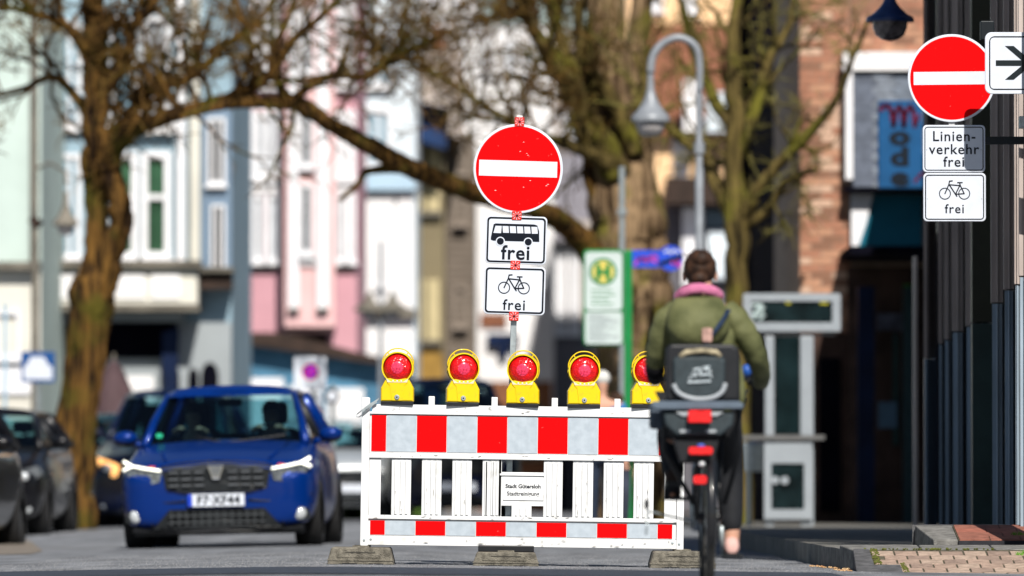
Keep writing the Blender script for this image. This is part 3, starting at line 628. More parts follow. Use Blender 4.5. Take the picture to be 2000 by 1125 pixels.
for i in range(17):
    y = 146+i*13
    k = 1664.5+(9 if i % 2 else 0); first = True
    while k < 1846:
        x1_ = min(k+38, 1848); J.slab('slate_tile', (1664.5 if first else k)+.5, y, x1_-.5, y+12.4, c_sl[(i*3+int(k)) % 3], .262+.01*((i+int(k/38)) % 3), .24); k = x1_; first = False
J.slab('bay_sill', 1648, 367, 1850, 376, c_dark, .4)
J.slab('window_frame', 1660, 380, 1800, 492, mat('teal_glass', (.02, .16, .24), .12, 0, .25, 1), .1); J.poly('sunlit_jamb', [(1662, 380), (1705, 380), (1690, 440), (1672, 492), (1662, 492)], f_white, .16)  # white jamb; its slanting edge paints the sunlit triangle beside the shadow
J.slab('canopy', 1640, 495, 1860, 512, c_dark, 2.8); J.slab('shop_wall', 1655, 522, 1860, 1100, mat('shaded_brick_front', (.06, .035, .028), .8, 0, .4, 3), .05)  # deep canopy added to shade the shopfront; its brick has shade painted in
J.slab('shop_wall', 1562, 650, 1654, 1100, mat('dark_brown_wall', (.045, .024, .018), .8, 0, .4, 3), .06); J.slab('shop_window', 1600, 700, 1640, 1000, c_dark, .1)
# the vertical blue shop sign hanging in front of it
Ys = 84
sg = empty('shop_sign', tuple(P(1760, 368, Ys)), 'tall blue hanging shop sign reading M and ode in dark letters beside the slate bay', 'sign')
mb = MB(); mb.bbox((fx(1716, Ys), Ys, fz(368, Ys)), (fx(1803, Ys), Ys+.18, fz(196, Ys)), .02); mb.build('sign_box', mat('sign_blue', (.008, .075, .20), .4, 0, .12, 3), sg)
m_let = mat('sign_maroon', (.10, .005, .03), .4, 0, 0); m_letk = mat('sign_letter_black', (.004, .008, .015), .4, 0, 0)
mb = MB(); pts = [(1722, 214), (1726, 206), (1736, 206), (1742, 218), (1746, 246), (1750, 220), (1757, 207), (1763, 216), (1766, 247), (1770, 220), (1778, 207), (1785, 215), (1788, 246)]
ribbon(mb, [(fx(a, Ys), fz(b, Ys)) for a, b in pts], .05, Ys-.004); mb.build('lettering', m_let, sg)
mb = MB(); ribbon(mb, [(fx(a, Ys), fz(b, Ys)) for a, b in ((1788, 246), (1794, 232), (1797, 224))], .03, Ys-.004); mb.build('lettering', m_let, sg)
for ch, y in (('o', 281), ('d', 322), ('e', 361)): q_ = text(ch, .27, m_letk, sg, fx(1758, Ys), Ys-.004, fz(y, Ys), bold=.016); cx_ = fx(1758, Ys)-ORG[sg].x; q_.data.transform(Matrix.Translation((cx_, 0, 0)) @ Matrix.Diagonal((1.45, 1, 1, 1)) @ Matrix.Translation((-cx_, 0, 0)))
mb = MB(); ribbon(mb, [(fx(a, Ys), fz(b, Ys)) for a, b in ((1787, 355), (1795, 345), (1801, 338))], .03, Ys-.006); mb.build('lettering', m_let, sg)
mb = MB(); mb.box((fx(1800, Ys), Ys+.05, fz(250, Ys)), (fx(1860, Ys), Ys+.12, fz(240, Ys))); mb.build('bracket', m_blk, sg)

# ---- building with dark shopfront and the metal-ribbed facade on the right
m_rt = mat('bronze_rib_metal', (.46, .39, .36), .5, .1, .15, 6, stretch=(1, 1, .2)); m_rb = mat('slate_rib_metal', (.34, .42, .50), .42, .1, .15, 6, stretch=(1, 1, .2)); m_rdk = mat('rib_recess', (.012, .02, .022), .5, 0, .3, 2)
L = empty('ribbed_building', (3.62, 54.2, .2), 'dark building clad in tall vertical metal ribs at the right edge beside the road signs', 'building')
mb = MB(); mb.box((3.72, 54.2, -.2), (12, 64.2, 10.2)); mb.build('wall', m_rdk, L)
def rib_y(px, X): return F*X/(px-1000)
# (px left edge, px right edge, rib nose x, row of the joint)
ribs = [(1806, 1812, 3.60, 700), (1834, 1842, 3.57, 672), (1846, 1856, 3.54, 664), (1861, 1880, 3.52, 648), (1888, 1902, 3.56, 637), (1938, 1958, 3.50, 592), (1963, 1979, 3.52, 566), (1984, 1990, 3.56, 556), (1993, 2012, 3.50, 540), (2022, 2040, 3.5, 520)]
for xa, xb, X, jy in ribs:
    Ya = rib_y(xa, X)
    if Ya > 64: Ya = 64.0
    X = (xa-1000)*Ya/F; wd = (xb-xa)*Ya/F; zj = CH+(HY-jy)*Ya/F
    mb = MB(); mb.hexa([(X, Ya, -.1), (X+wd, Ya+.02, -.1), (X+wd+.1, Ya+.5, -.1), (X+.02, Ya+.32, -.1), (X, Ya, zj-.006), (X+wd, Ya+.02, zj-.006), (X+wd+.1, Ya+.5, zj-.006), (X+.02, Ya+.32, zj-.006)])
    mb.box((X+wd*.38, Ya-.02, -.1), (X+wd*.52, Ya+.1, zj-.006)); mb.build('rib_lower', m_rb, L)
    mb = MB(); mb.hexa([(X-.008, Ya-.008, zj+.006), (X+wd+.006, Ya+.012, zj+.006), (X+wd+.1, Ya+.5, zj+.006), (X+.01, Ya+.32, zj+.006), (X-.008, Ya-.008, 10), (X+wd+.006, Ya+.012, 10), (X+wd+.1, Ya+.5, 10), (X+.01, Ya+.32, 10)])
    mb.box((X+wd*.42, Ya-.028, zj+.006), (X+wd*.55, Ya+.1, 10)); mb.build('rib_upper', m_rt, L)
Ya = 58.5
mb = MB(); mb.box((fx(1904, Ya), Ya+.3, -.1), (fx(1936, Ya)+.25, Ya+.5, fz(630, Ya))); mb.build('wall_panel', mat('green_black_panel', (.02, .045, .045), .4, 0, .3, 2), L)
mb = MB(); mb.box((fx(1904, Ya), Ya+.32, fz(627, Ya)), (fx(1936, Ya)+.25, Ya+.52, 10)); mb.build('wall_panel', mat('olive_black_panel', (.03, .032, .02), .4, 0, .3, 2), L)
K = empty('dark_shop', (3.8, 64.4, .15), 'narrow black shop building with dark columns between the ribbed building and the brick building', 'building')
mb = MB(); mb.box((4.02, 64.3, -.2), (12, 70, 9.8)); mb.box((4.93, 84.6, -.2), (12, 89.4, 6.7)); mb.build('wall', c_dark, K)  # second block: unseen wing added only to shade the brick building
mb = MB(); mb.box((3.76, 64.35, fz(440, 66)), (4.02, 70, 9.8)); mb.build('upper_front', mat('upper_front_black', (.010, .012, .02), .4, 0, .4, 1), K)
for xa, xb, m, yt in ((1676, 1708, c_navy, 560), (1765, 1785, mat('dark_teal_column', (.012, .04, .05), .4), 560), (1786, 1792, m_rt, 500), (1808, 1814, m_rt, 470), (1822, 1826, m_rb, 500)):
    Ya = 91.0 if xa < 1780 else (72.0 if xa < 1800 else 66.0); X = fx(xa, Ya); mb = MB(); mb.box((X, Ya, -.1), (X+(xb-xa)*Ya/F, Ya+.3, fz(yt, Ya))); mb.build('column', m, J.root if xa < 1780 else K)
Ya = 91.6
mb = MB(); mb.box((fx(1716, Ya), Ya+.1, fz(836, Ya)), (fx(1752, Ya), Ya+.13, fz(785, Ya))); mb.build('notice', mat('pale_blue_notice', (.13, .24, .36), .6), J.root)
mb = MB(); mb.box((fx(1714, Ya), Ya+.1, fz(645, Ya)), (fx(1764, Ya), Ya+.13, fz(612, Ya))); mb.build('notice', mat('lilac_notice', (.12, .13, .19), .6, 0, .5, 8), J.root)
mb = MB(); mb.box((fx(1764, Ya), Ya-.1, fz(598, Ya)), (fx(1779, Ya), Ya-.05, fz(556, Ya))); mb.build('notice', mat('green_notice', (.03, .25, .03), .6), J.root)
mb = MB(); mb.box((fx(1745, Ya), Ya+.12, fz(870, Ya)), (fx(1756, Ya), Ya+.16, fz(650, Ya))); mb.build('door_handle', mat('dark_green_bar', (.01, .05, .05), .4), J.root)
# ================================================================== STREET FURNITURE (background)
def post(name, px, py0, Y, w_, m, label, cat, top=None, ground=True, group=None):
    x = fx(px, Y); g = .12 if x > 2.1 else gz(x, Y)
    r = empty(name, (x, Y, g), label, cat, group); return r, x, g
m_lampg = mat('grey_lamp_paint', (.25, .27, .30), .4, .1, .1, 10); m_lampb = mat('navy_lamp_paint', (.012, .035, .13), .35, 0, .1, 10, coat=.3)
m_globe = mat('clouded_lamp_glass', (.38, .36, .36), .15, 0, .25, 12, coat=.5); m_globe2 = mat('dusky_lamp_glass', (.10, .085, .09), .08, 0, .5, 20, coat=.8)
bellp = lambda r, h: [(.0, h), (r*.16, h), (r*.17, h*.72), (r*.2, h*.55), (r*.3, h*.40), (r*.48, h*.27), (r*.72, h*.14), (r*.96, h*.06), (r, h*.0), (r*.98, -h*.05), (r*.9, -h*.05), (r*.85, .0)]
# hooked lamp, centre right
Y = 79; x = fx(1366, Y)
lamp = empty('street_lamp', (x, Y, .13), 'grey street lamp with a shepherd hook and bell shade facing left, before the peach house', 'street lamp')
mb = MB(); mb.tube([(x, Y, .1), (x, Y, .9), (x, Y, 1.0), (x, Y, fz(330, Y)), (x, Y, fz(325, Y)), (x, Y, fz(170, Y))], [.08, .08, .05, .045, .035, .034], 14); mb.build('pole', m_lampg, lamp, auto=40)
mb = MB(); mb.tube([(x, Y, fz(300, Y)), (x, Y, fz(278, Y))], .058, 12); mb.build('collar', m_lampg, lamp, auto=40)
arc = catmull([(1366, 180), (1367, 130), (1360, 92), (1330, 73), (1298, 82), (1276, 108), (1271, 142)], 5)
mb = MB(); mb.tube([(fx(a, Y), Y, fz(b, Y)) for a, b in arc], [.036+.008*i/len(arc) for i in range(len(arc))], 10); mb.build('hook', m_lampg, lamp, smooth=True)
mb = MB(); mb.lathe(bellp(38*Y/F, .56), (fx(1271, Y), Y, fz(232, Y)), 28); mb.build('shade', m_lampg, lamp, auto=50)
mb = MB(); mb.lathe([(.15, 0), (.145, -.07), (.12, -.13), (.07, -.16), (0, -.165)], (fx(1271, Y), Y, fz(235, Y)), 24); mb.build('globe', m_globe, lamp, smooth=True)
# navy lamp close to the right building
Y = 63
bl = empty('wall_lamp', tuple(P(1738, 0, Y)), 'navy bell-shaped lamp with a dusky glass bowl hanging at the top right', 'lamp')
mb = MB(); mb.lathe([(a*1.0, b) for a, b in bellp(.20, .34)], (fx(1739, Y), Y, fz(38, Y)), 32); mb.build('shade', m_lampb, bl, auto=50)
mb = MB(); mb.lathe([(.145, 0), (.142, -.05), (.12, -.11), (.07, -.15), (0, -.165)], (fx(1739, Y), Y, fz(41, Y)), 28); mb.build('bowl', m_globe2, bl, smooth=True)
mb = MB(); c0 = P(1739, 0, Y); mb.tube([(c0.x, Y, c0.z+.15), (c0.x, Y, c0.z+.5), (c0.x+.25, Y, c0.z+.8), (3.9, Y, c0.z+.8)], .03, 8); mb.build('bracket', m_lampb, bl, smooth=True)
# double lantern standing far off before the white shop house
Y = 128; x = fx(744, Y)
dl = empty('street_lamp', (x, Y, gz(x, Y)), 'distant grey lamp post with two lanterns before the narrow white house', 'street lamp')
mb = MB(); mb.tube([(x, Y, 0), (x, Y, fz(470, Y))], [.055, .035], 10); mb.build('pole', m_lampg, dl)
mb = MB(); mb.tube([(x-.3, Y, fz(612, Y)), (x, Y, fz(600, Y)), (x+.3, Y, fz(612, Y))], .03, 8); mb.build('arm', m_ledge, dl)
for s_ in (-1, 1):
    mb = MB(); mb.lathe([(0, .35), (.03, .3), (.10, .16), (.26, .05), (.27, 0), (0, 0)], (x+s_*.19, Y, fz(606, Y)-.02), 16); mb.build('shade', m_ledge, dl, auto=50)
    mb = MB(); mb.lathe([(.14, 0), (.12, -.1), (0, -.14)], (x+s_*.19, Y, fz(606, Y)-.03), 14); mb.build('globe', m_globe, dl, smooth=True)
# brown lantern behind the left tree
Y = 104; x = fx(68, Y)
bl2 = empty('street_lamp', (x, Y, gz(x, Y)), 'thin dark pole carrying a brown lantern left of the leaning tree', 'street lamp')
mb = MB(); mb.tube([(x, Y, -.1), (x, Y, fz(440, Y)), (x, Y, fz(430, Y)), (x, Y, fz(-150, Y))], [.055, .05, .038, .034], 10); mb.build('pole', m_ledge, bl2)
mb = MB(); mb.tube([(x-.03, Y, fz(440, Y)), (x+.04, Y, fz(426, Y))], .09, 8); mb.build('clamp', m_brn, bl2)
mb = MB(); mb.tube([(x, Y, fz(330, Y)), (x+.2, Y, fz(318, Y)), (fx(128, Y), Y, fz(335, Y)), (fx(128, Y), Y, fz(360, Y))], .022, 8); mb.build('arm', m_ledge, bl2, smooth=True)
mb = MB(); mb.lathe([(0, .45), (.03, .44), (.04, .25), (.10, .10), (.17, .02), (.175, -.03), (0, -.03)], (fx(128, Y), Y, fz(436, Y)), 18); mb.build('shade', m_ledge, bl2, auto=50)
mb = MB(); mb.lathe([(.12, 0), (.10, -.1), (0, -.14)], (fx(128, Y), Y, fz(441, Y)), 14); mb.build('globe', m_globe, bl2, smooth=True)
# grey pole with the blue direction sign, behind the bus stop
Y = 86; x = fx(1215, Y)
m_bsig = mat('direction_blue', (.02, .07, .55), .4, 0, .1, 5); m_mag = mat('direction_magenta', (.45, .06, .42), .4, 0, 0)
ps = empty('direction_sign', (x, Y, .13), 'blue arrow sign with a round end on a grey pole behind the bus stop', 'sign')
mb = MB(); mb.tube([(x, Y, .1), (x, Y, fz(325, Y))], .035, 10); mb.build('pole', m_galv, ps)
mb = MB(); mb.tube([(x, Y, fz(420, Y)), (x, Y, fz(408, Y))], .06, 10); mb.build('collar', m_galv, ps)
mb = MB(); mb.prism(rrect(fx(1232, Y), fz(523, Y), fx(1300, Y), fz(489, Y), .02, 3), Y-.10, Y-.07); mb.build('arm_plate', m_bsig, ps)
mb = MB(); mb.prism(circ(fx(1310, Y), fz(505, Y), 25*Y/F, 28), Y-.13, Y-.105); mb.build('round_plate', m_bsig, ps)
mb = MB(); mb.flat([(fx(a, Y), fz(b, Y)) for a, b in ((1288, 512), (1333, 496), (1333, 505), (1292, 520))][::-1], Y-.134); mb.build('dark_band', m_black, ps)
mb = MB()
for q in ([(1240, 516), (1252, 503), (1262, 512), (1274, 500), (1288, 506)], [(1244, 508), (1262, 504), (1282, 512)], [(1318, 518), (1324, 510), (1328, 516)], [(1312, 514), (1330, 522)]): ribbon(mb, [(fx(a, Y), fz(b, Y)) for a, b in q], .03, Y-.136 if q[0][0] > 1300 else Y-.104)
mb.build('print_marks', m_mag, ps, kind='stuff')
mb = MB()
for q in ([(1298, 494), (1304, 488), (1310, 496), (1316, 488), (1324, 494)],): ribbon(mb, [(fx(a, Y), fz(b, Y)) for a, b in q], .02, Y-.136)
mb.build('print_marks', m_plate, ps)
# bus stop sign
Y = 83
m_bgreen = mat('bus_stop_green', (.008, .20, .05), .4, 0, .08, 4); m_byel = mat('bus_stop_yellow', (.68, .55, .12), .4, 0, 0); m_bwhite = mat('bus_stop_panel', (.52, .60, .59), .4, 0, .08, 3)
xg = fx(1227, Y); bs = empty('bus_stop_sign', (xg, Y, .12), 'white bus stop flag with a green and yellow H emblem on a green post', 'bus stop sign')
mb = MB(); mb.box((fx(1219, Y), Y, .1), (fx(1235, Y), Y+.09, fz(488, Y))); mb.build('post', m_bgreen, bs, bev=.012)
mb = MB(); mb.prism(rrect(fx(1139, Y), fz(676, Y), fx(1218, Y), fz(487, Y), .05, 5), Y, Y+.05, .01); mb.build('panel_frame', m_bgreen, bs)
mb = MB(); mb.prism(rrect(fx(1143, Y), fz(606, Y), fx(1215, Y), fz(492, Y), .045, 5), Y-.012, Y-.002); mb.build('upper_panel', m_bwhite, bs)
mb = MB(); mb.prism(rrect(fx(1143, Y), fz(672, Y), fx(1215, Y), fz(609, Y), .03, 5), Y-.012, Y-.002); mb.build('timetable', m_bwhite, bs)
k = Y/F
mb = MB(); mb.ring(circ(fx(1178, Y), fz(531, Y), 27*k), circ(fx(1178, Y), fz(531, Y), 22*k), Y-.015); mb.build('emblem_ring', m_bgreen, bs)
mb = MB(); mb.flat(circ(fx(1178, Y), fz(531, Y), 21*k), Y-.0145); mb.build('emblem_disc', m_byel, bs)
text('H', .22, m_bgreen, bs, fx(1178, Y), Y-.018, fz(531, Y)-.078, bold=.014)
mb = MB()
for i in range(4): ribbon(mb, [(fx(1155, Y), fz(567+i*9, Y)), (fx(1155+[40, 46, 34, 42][i], Y), fz(567+i*9, Y))], .012, Y-.0150)
mb.build('print_marks', m_bgreen, bs, kind='stuff')
mb = MB()
for i in range(9): mb.box((fx(1149, Y), Y-.0155, fz(617+i*6, Y)), (fx(1149+58*((i*7 % 5)+4)/8, Y), Y-.0125, fz(615+i*6, Y)))
mb.build('timetable_print', mat('print_grey', (.25, .29, .32), .6), bs)
# digital display with its white stand
Y = 84; k = Y/F
m_dw = mat('white_painted_steel', (.29, .32, .35), .4, 0, .05, 5); m_scr = mat('display_glass', (.006, .014, .016), .2, 0, .6, 3, coat=.2)
ds = empty('departure_display', (fx(1548, Y), Y, .12), 'white-framed passenger information display on two white posts with a low white kiosk below', 'information display')
mb = MB(); a = rrect(fx(1452, Y), fz(647, Y), fx(1642, Y), fz(573, Y), .02, 3); b = rrect(fx(1468, Y), fz(630, Y), fx(1626, Y), fz(588, Y), .01, 3); mb.ring(a, b, Y, Y+.12); mb.ring(a, b, Y+.12)
mb.build('display_frame', m_dw, ds)
mb = MB(); mb.box((fx(1467, Y), Y+.03, fz(631, Y)), (fx(1627, Y), Y+.10, fz(587, Y))); mb.build('screen', m_scr, ds)
mb = MB(); mt_ = mat('screen_text', (.42, .52, .52), .5)
mb.ring(circ(fx(1476, Y), fz(605, Y), .075, 18), circ(fx(1476, Y), fz(605, Y), .05, 18), Y+.024); ribbon(mb, [(fx(a, Y), fz(b, Y)) for a, b in ((1484, 594), (1492, 600), (1485, 608), (1493, 616), (1484, 624))], .03, Y+.022); ribbon(mb, [(fx(1472, Y), fz(622, Y)), (fx(1481, Y), fz(600, Y))], .03, Y+.02)
mb.build('screen_text', mt_, ds)
for xa, xb in ((1602, 1618), (1535, 1545)): mb = MB(); mb.box((fx(xa, Y), Y+.018, fz(594, Y)), (fx(xb, Y), Y+.028, fz(588, Y))); mb.build('screen_mark', mat('screen_yellow', (.45, .42, .02), .5), ds)
mb = MB(); mb.box((fx(1470, Y), Y+.02, fz(655, Y)), (fx(1632, Y), Y+.1, fz(648.5, Y))); mb.build('display_foot', m_blk, ds)
for xa, xb in ((1494, 1512), (1563, 1589)): mb = MB(); mb.box((fx(xa, Y), Y+.0, .1), (fx(xb, Y), Y+.1, fz(656, Y))); mb.build('post', m_dw, ds, bev=.012)
mb = MB(); mb.box((fx(1440, Y), Y-.1, fz(859, Y)), (fx(1610, Y), Y-.03, fz(850, Y))); mb.build('shelf', mat('grey_shelf', (.12, .12, .12), .5), ds)
mb = MB(); a = rrect(fx(1492, Y), fz(1014, Y), fx(1586, Y), fz(862, Y), .01, 2); b = rrect(fx(1506, Y), fz(995, Y), fx(1570, Y), fz(905, Y), .01, 2); mb.ring(a, b, Y-.06, Y-.005); mb.build('kiosk_frame', m_dw, ds)
mb = MB(); mb.box((fx(1505, Y), Y-.03, fz(996, Y)), (fx(1571, Y), Y-.01, fz(904, Y))); mb.build('kiosk_window', m_scr, ds)
mb = MB(); mb.box((fx(1514, Y), Y+.02, fz(848, Y)), (fx(1562, Y), Y+.04, fz(657, Y))); mb.build('glass_pane', mat('dark_pane', (.006, .014, .016), .1, 0, .5, 2), ds)
for px in (1513, 1532):
    mb = MB(); mb.tube([(fx(px, Y), Y-.075, fz(938, Y)), (fx(px, Y), Y-.045, fz(938, Y))], 8*k, 14); mb.build('knob', m_dw, ds)
# litter bin beside it
Y = 85
bn = empty('litter_bin', (fx(1468, Y), Y, .12), 'grey litter bin on a post half hidden behind the cyclist', 'litter bin')
mb = MB(); mb.tube([(fx(1462, Y), Y, .1), (fx(1462, Y), Y, fz(870, Y))], .03, 8); mb.build('post', m_galv, bn)
mb = MB(); mb.lathe([(0, -.3), (.12, -.3), (.14, -.1), (.15, 0), (.13, .02), (0, .04)], (fx(1470, Y), Y-.02, fz(868, Y)), 16); mb.build('bin', m_galv, bn, auto=40)
# no stopping signs, left of centre
Y = 96; k = Y/F
m_sblue = mat('sign_blue_disc', (.02, .02, .65), .4, 0, 0); m_smag = mat('sign_magenta_red', (.75, .01, .12), .4, 0, 0); m_spink = mat('faded_red', (.75, .30, .30), .4, 0, .1, 5)
ns = empty('no_stopping_sign', (fx(606, Y), Y, gz(fx(606, Y), Y)), 'square white board with a blue and red no stopping roundel left of the barrier', 'traffic sign')
mb = MB(); mb.tube([(fx(612, Y), Y+.05, -.1), (fx(612, Y), Y+.05, fz(700, Y))], .03, 8); mb.build('post', m_galv, ns)
mb = MB(); mb.prism(rrect(fx(574, Y), fz(762, Y), fx(637, Y), fz(697, Y), .02, 3), Y, Y+.02); mb.build('board', m_plate, ns)
mb = MB(); mb.flat(circ(fx(606, Y), fz(726, Y), 16*k, 28), Y-.004); mb.build('roundel', m_smag, ns)
mb = MB(); mb.flat(circ(fx(606, Y), fz(726, Y), 12*k, 28), Y-.008); mb.build('roundel_centre', m_sblue, ns)
mb = MB(); ribbon(mb, [(fx(597, Y), fz(735, Y)), (fx(615, Y), fz(717, Y))], .02, Y-.011); ribbon(mb, [(fx(597, Y), fz(717, Y)), (fx(615, Y), fz(735, Y))], .02, Y-.0115); mb.build('cross', m_smag, ns)
Y = 97
n2 = empty('speed_sign', (fx(604, Y), Y, gz(fx(604, Y), Y)), 'pale board with a faded red ring below the no stopping board, beside the blue car', 'traffic sign')
mb = MB(); mb.tube([(fx(622, Y), Y+.05, -.1), (fx(622, Y), Y+.05, fz(770, Y))], .03, 8); mb.build('post', m_galv, n2)
mb = MB(); mb.prism(rrect(fx(570, Y), fz(850, Y), fx(630, Y), fz(768, Y), .02, 3), Y, Y+.02); mb.build('board', m_plate, n2)
mb = MB(); mb.ring(circ(fx(611, Y), fz(812, Y), 20*Y/F, 28), circ(fx(611, Y), fz(812, Y), 13*Y/F, 28), Y-.004); mb.build('ring', m_spink, n2)
Y = 99; k = Y/F
mr = empty('round_mirror', (fx(650, Y), Y, gz(fx(650, Y), Y)), 'small round traffic mirror with dark rim on a grey post left of the barrier', 'mirror')
mb = MB(); mb.tube([(fx(650, Y), Y+.05, -.1), (fx(650, Y), Y+.05, fz(750, Y))], .03, 8); mb.build('post', m_galv, mr)
mb = MB(); mb.ring(circ(fx(648, Y), fz(774, Y), 15*k, 24), circ(fx(648, Y), fz(774, Y), 11*k, 24), Y, Y+.03); mb.build('rim', m_blk, mr)
mb = MB(); mb.lathe([(0, 0), (6*k, .004), (11*k, .02)], (fx(648, Y), Y-.005, fz(774, Y)), 24, 'y'); mb.build('mirror_face', m_plate, mr, smooth=True)
# blue bordered sign on the far left
Y = 100
m_bb = mat('left_sign_blue', (.01, .07, .24), .4, 0, 0)
ls = empty('parking_sign', (fx(74, Y), Y, gz(fx(74, Y), Y)), 'blue sign with a white car symbol on a short post at the far left', 'traffic sign')
mb = MB(); mb.tube([(fx(74, Y), Y+.05, -.1), (fx(74, Y), Y+.05, fz(690, Y))], .03, 8); mb.build('post', m_galv, ls)
mb = MB(); mb.prism(rrect(fx(41, Y), fz(747, Y), fx(107, Y), fz(687, Y), .02, 3), Y, Y+.02); mb.build('board', m_bb, ls)
mb = MB(); mb.flat([(fx(a, Y), fz(b, Y)) for a, b in ((46, 741), (102, 741), (102, 718), (94, 712), (86, 697), (60, 697), (52, 712), (46, 716))], Y-.004); mb.build('symbol', m_plate, ls)
Y = 101
p2 = empty('post', (fx(8, Y), Y, gz(fx(8, Y), Y)), 'thin pale post at the far left edge in front of the teal shop window', 'post')
mb = MB(); mb.tube([(fx(10, Y), Y, -.1), (fx(10, Y), Y, fz(600, Y))], .025, 8); mb.build('pole', c_lblue, p2)
mb = MB(); mb.lathe([(.025, 0), (.035, .02), (.03, .05), (0, .06)], (fx(10, Y), Y, fz(600, Y)), 10); mb.build('cap', c_lblue, p2)
# white parasol in front of the corner house
Y = 108
um = empty('parasol', (fx(225, Y), Y, gz(fx(225, Y), Y)), 'half-folded white and brown parasol before the corner house, right of the leaning tree', 'parasol')
mb = MB(); mb.tube([(fx(222, Y), Y, 0), (fx(222, Y), Y, fz(690, Y))], .025, 8); mb.build('pole', m_ledge, um)
mb = MB()
n = 10; prof = [(0, 700), (18, 720), (36, 760), (46, 800), (52, 830)]
mb.lathe([(a*Y/F*(1), fz(b, Y)) for a, b in prof], (fx(222, Y), Y, 0), 10); mb.build('canopy', mat('mauve_canvas', (.075, .045, .05), .8, 0, .2, 3), um)
mb = MB(); mb.lathe([(58*Y/F, fz(850, Y)), (54*Y/F, fz(828, Y)), (40*Y/F, fz(770, Y)), (38*Y/F, fz(765, Y))], (fx(224, Y), Y+.1, 0), 10); mb.build('valance', c_wht, um)
# hedge right of the blue car
Y = 112
hg = MB(); rh = random.Random(9)
for i in range(2600):
    x = rh.uniform(fx(640, Y), fx(860, Y)); y = Y+rh.uniform(-.6, .6); z = gz(x, y)+rh.random()**.8*(.62+.12*mnoise.noise(V((x, 3, 0)))); r = rh.uniform(.02, .05)
    d = V((rh.gauss(0, 1), rh.gauss(0, 1), rh.gauss(0, 1))).normalized()*r; e_ = d.cross(V((rh.random(), rh.random(), 1))).normalized()*r*.6; c0 = V((x, y, z))
    hg.add([c0-d, c0+e_, c0+d, c0-e_], [(0, 1, 2, 3)])
hr = empty('hedge', (fx(750, Y), Y, .1), 'low bright green hedge behind the left end of the barrier', 'hedge')
hg.build('leaves', mat('hedge_leaves', (.10, .22, .02), .7, 0, .4, 5), hr, kind='stuff')
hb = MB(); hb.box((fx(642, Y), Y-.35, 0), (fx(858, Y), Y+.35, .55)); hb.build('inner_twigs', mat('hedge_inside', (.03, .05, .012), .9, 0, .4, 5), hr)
# rear pavement in sun behind the display
# ================================================================== CARS
g_wind = glassmat('windscreen_glass', (.55, .92, 1.), .6)
m_led = mat('headlight_led', (1.0, .99, .85), .4, 0, 0, emit=1.4); m_amber = mat('amber_lamp', (1.0, .50, .16), .4, 0, 0, emit=1.6)
m_hl = mat('headlamp_housing', (.20, .22, .24), .12, .5, .5, 25, coat=1); m_grl = mat('grille_black', (.012, .014, .016), .35, 0, .2, 10); m_bars = mat('grille_bars', (.17, .18, .20), .25, .8, .1, 10)
m_lbar = mat('dark_grille_bar', (.05, .055, .06), .4)
m_int = mat('car_interior', (.012, .014, .022), .7, 0, .3, 4); m_skin = mat('skin', (.55, .30, .21), .55, 0, .08, 10); m_hair = mat('dark_brown_hair', (.018, .009, .006), .6, 0, .4, 26, stretch=(1, 1, .3), c2=(.075, .036, .020), spec=.2)
m_rim = mat('alloy_rim', (.35, .36, .38), .3, .8, .1, 10); m_fog = mat('fog_lamp_glass', (.55, .58, .6), .1, .2, .2, 20, coat=1)
def loft(secs, closed_ends=True):
    """secs: list of (y, [(x, z), ...half outline from bottom centre to top centre]) mirrored"""
    mb = MB(); n = None
    for y, h in secs:
        ring = [(x, y, z) for x, z in h]+[(-x, y, z) for x, z in h[-2:0:-1]]
        n = len(ring); mb.v += ring
    for j in range(len(secs)-1):
        for i in range(n): mb.f.append((j*n+i, j*n+(i+1) % n, (j+1)*n+(i+1) % n, (j+1)*n+i))
    if closed_ends: mb.f.append(tuple(range(n))[::-1]); mb.f.append(tuple((len(secs)-1)*n+i for i in range(n)))
    return mb
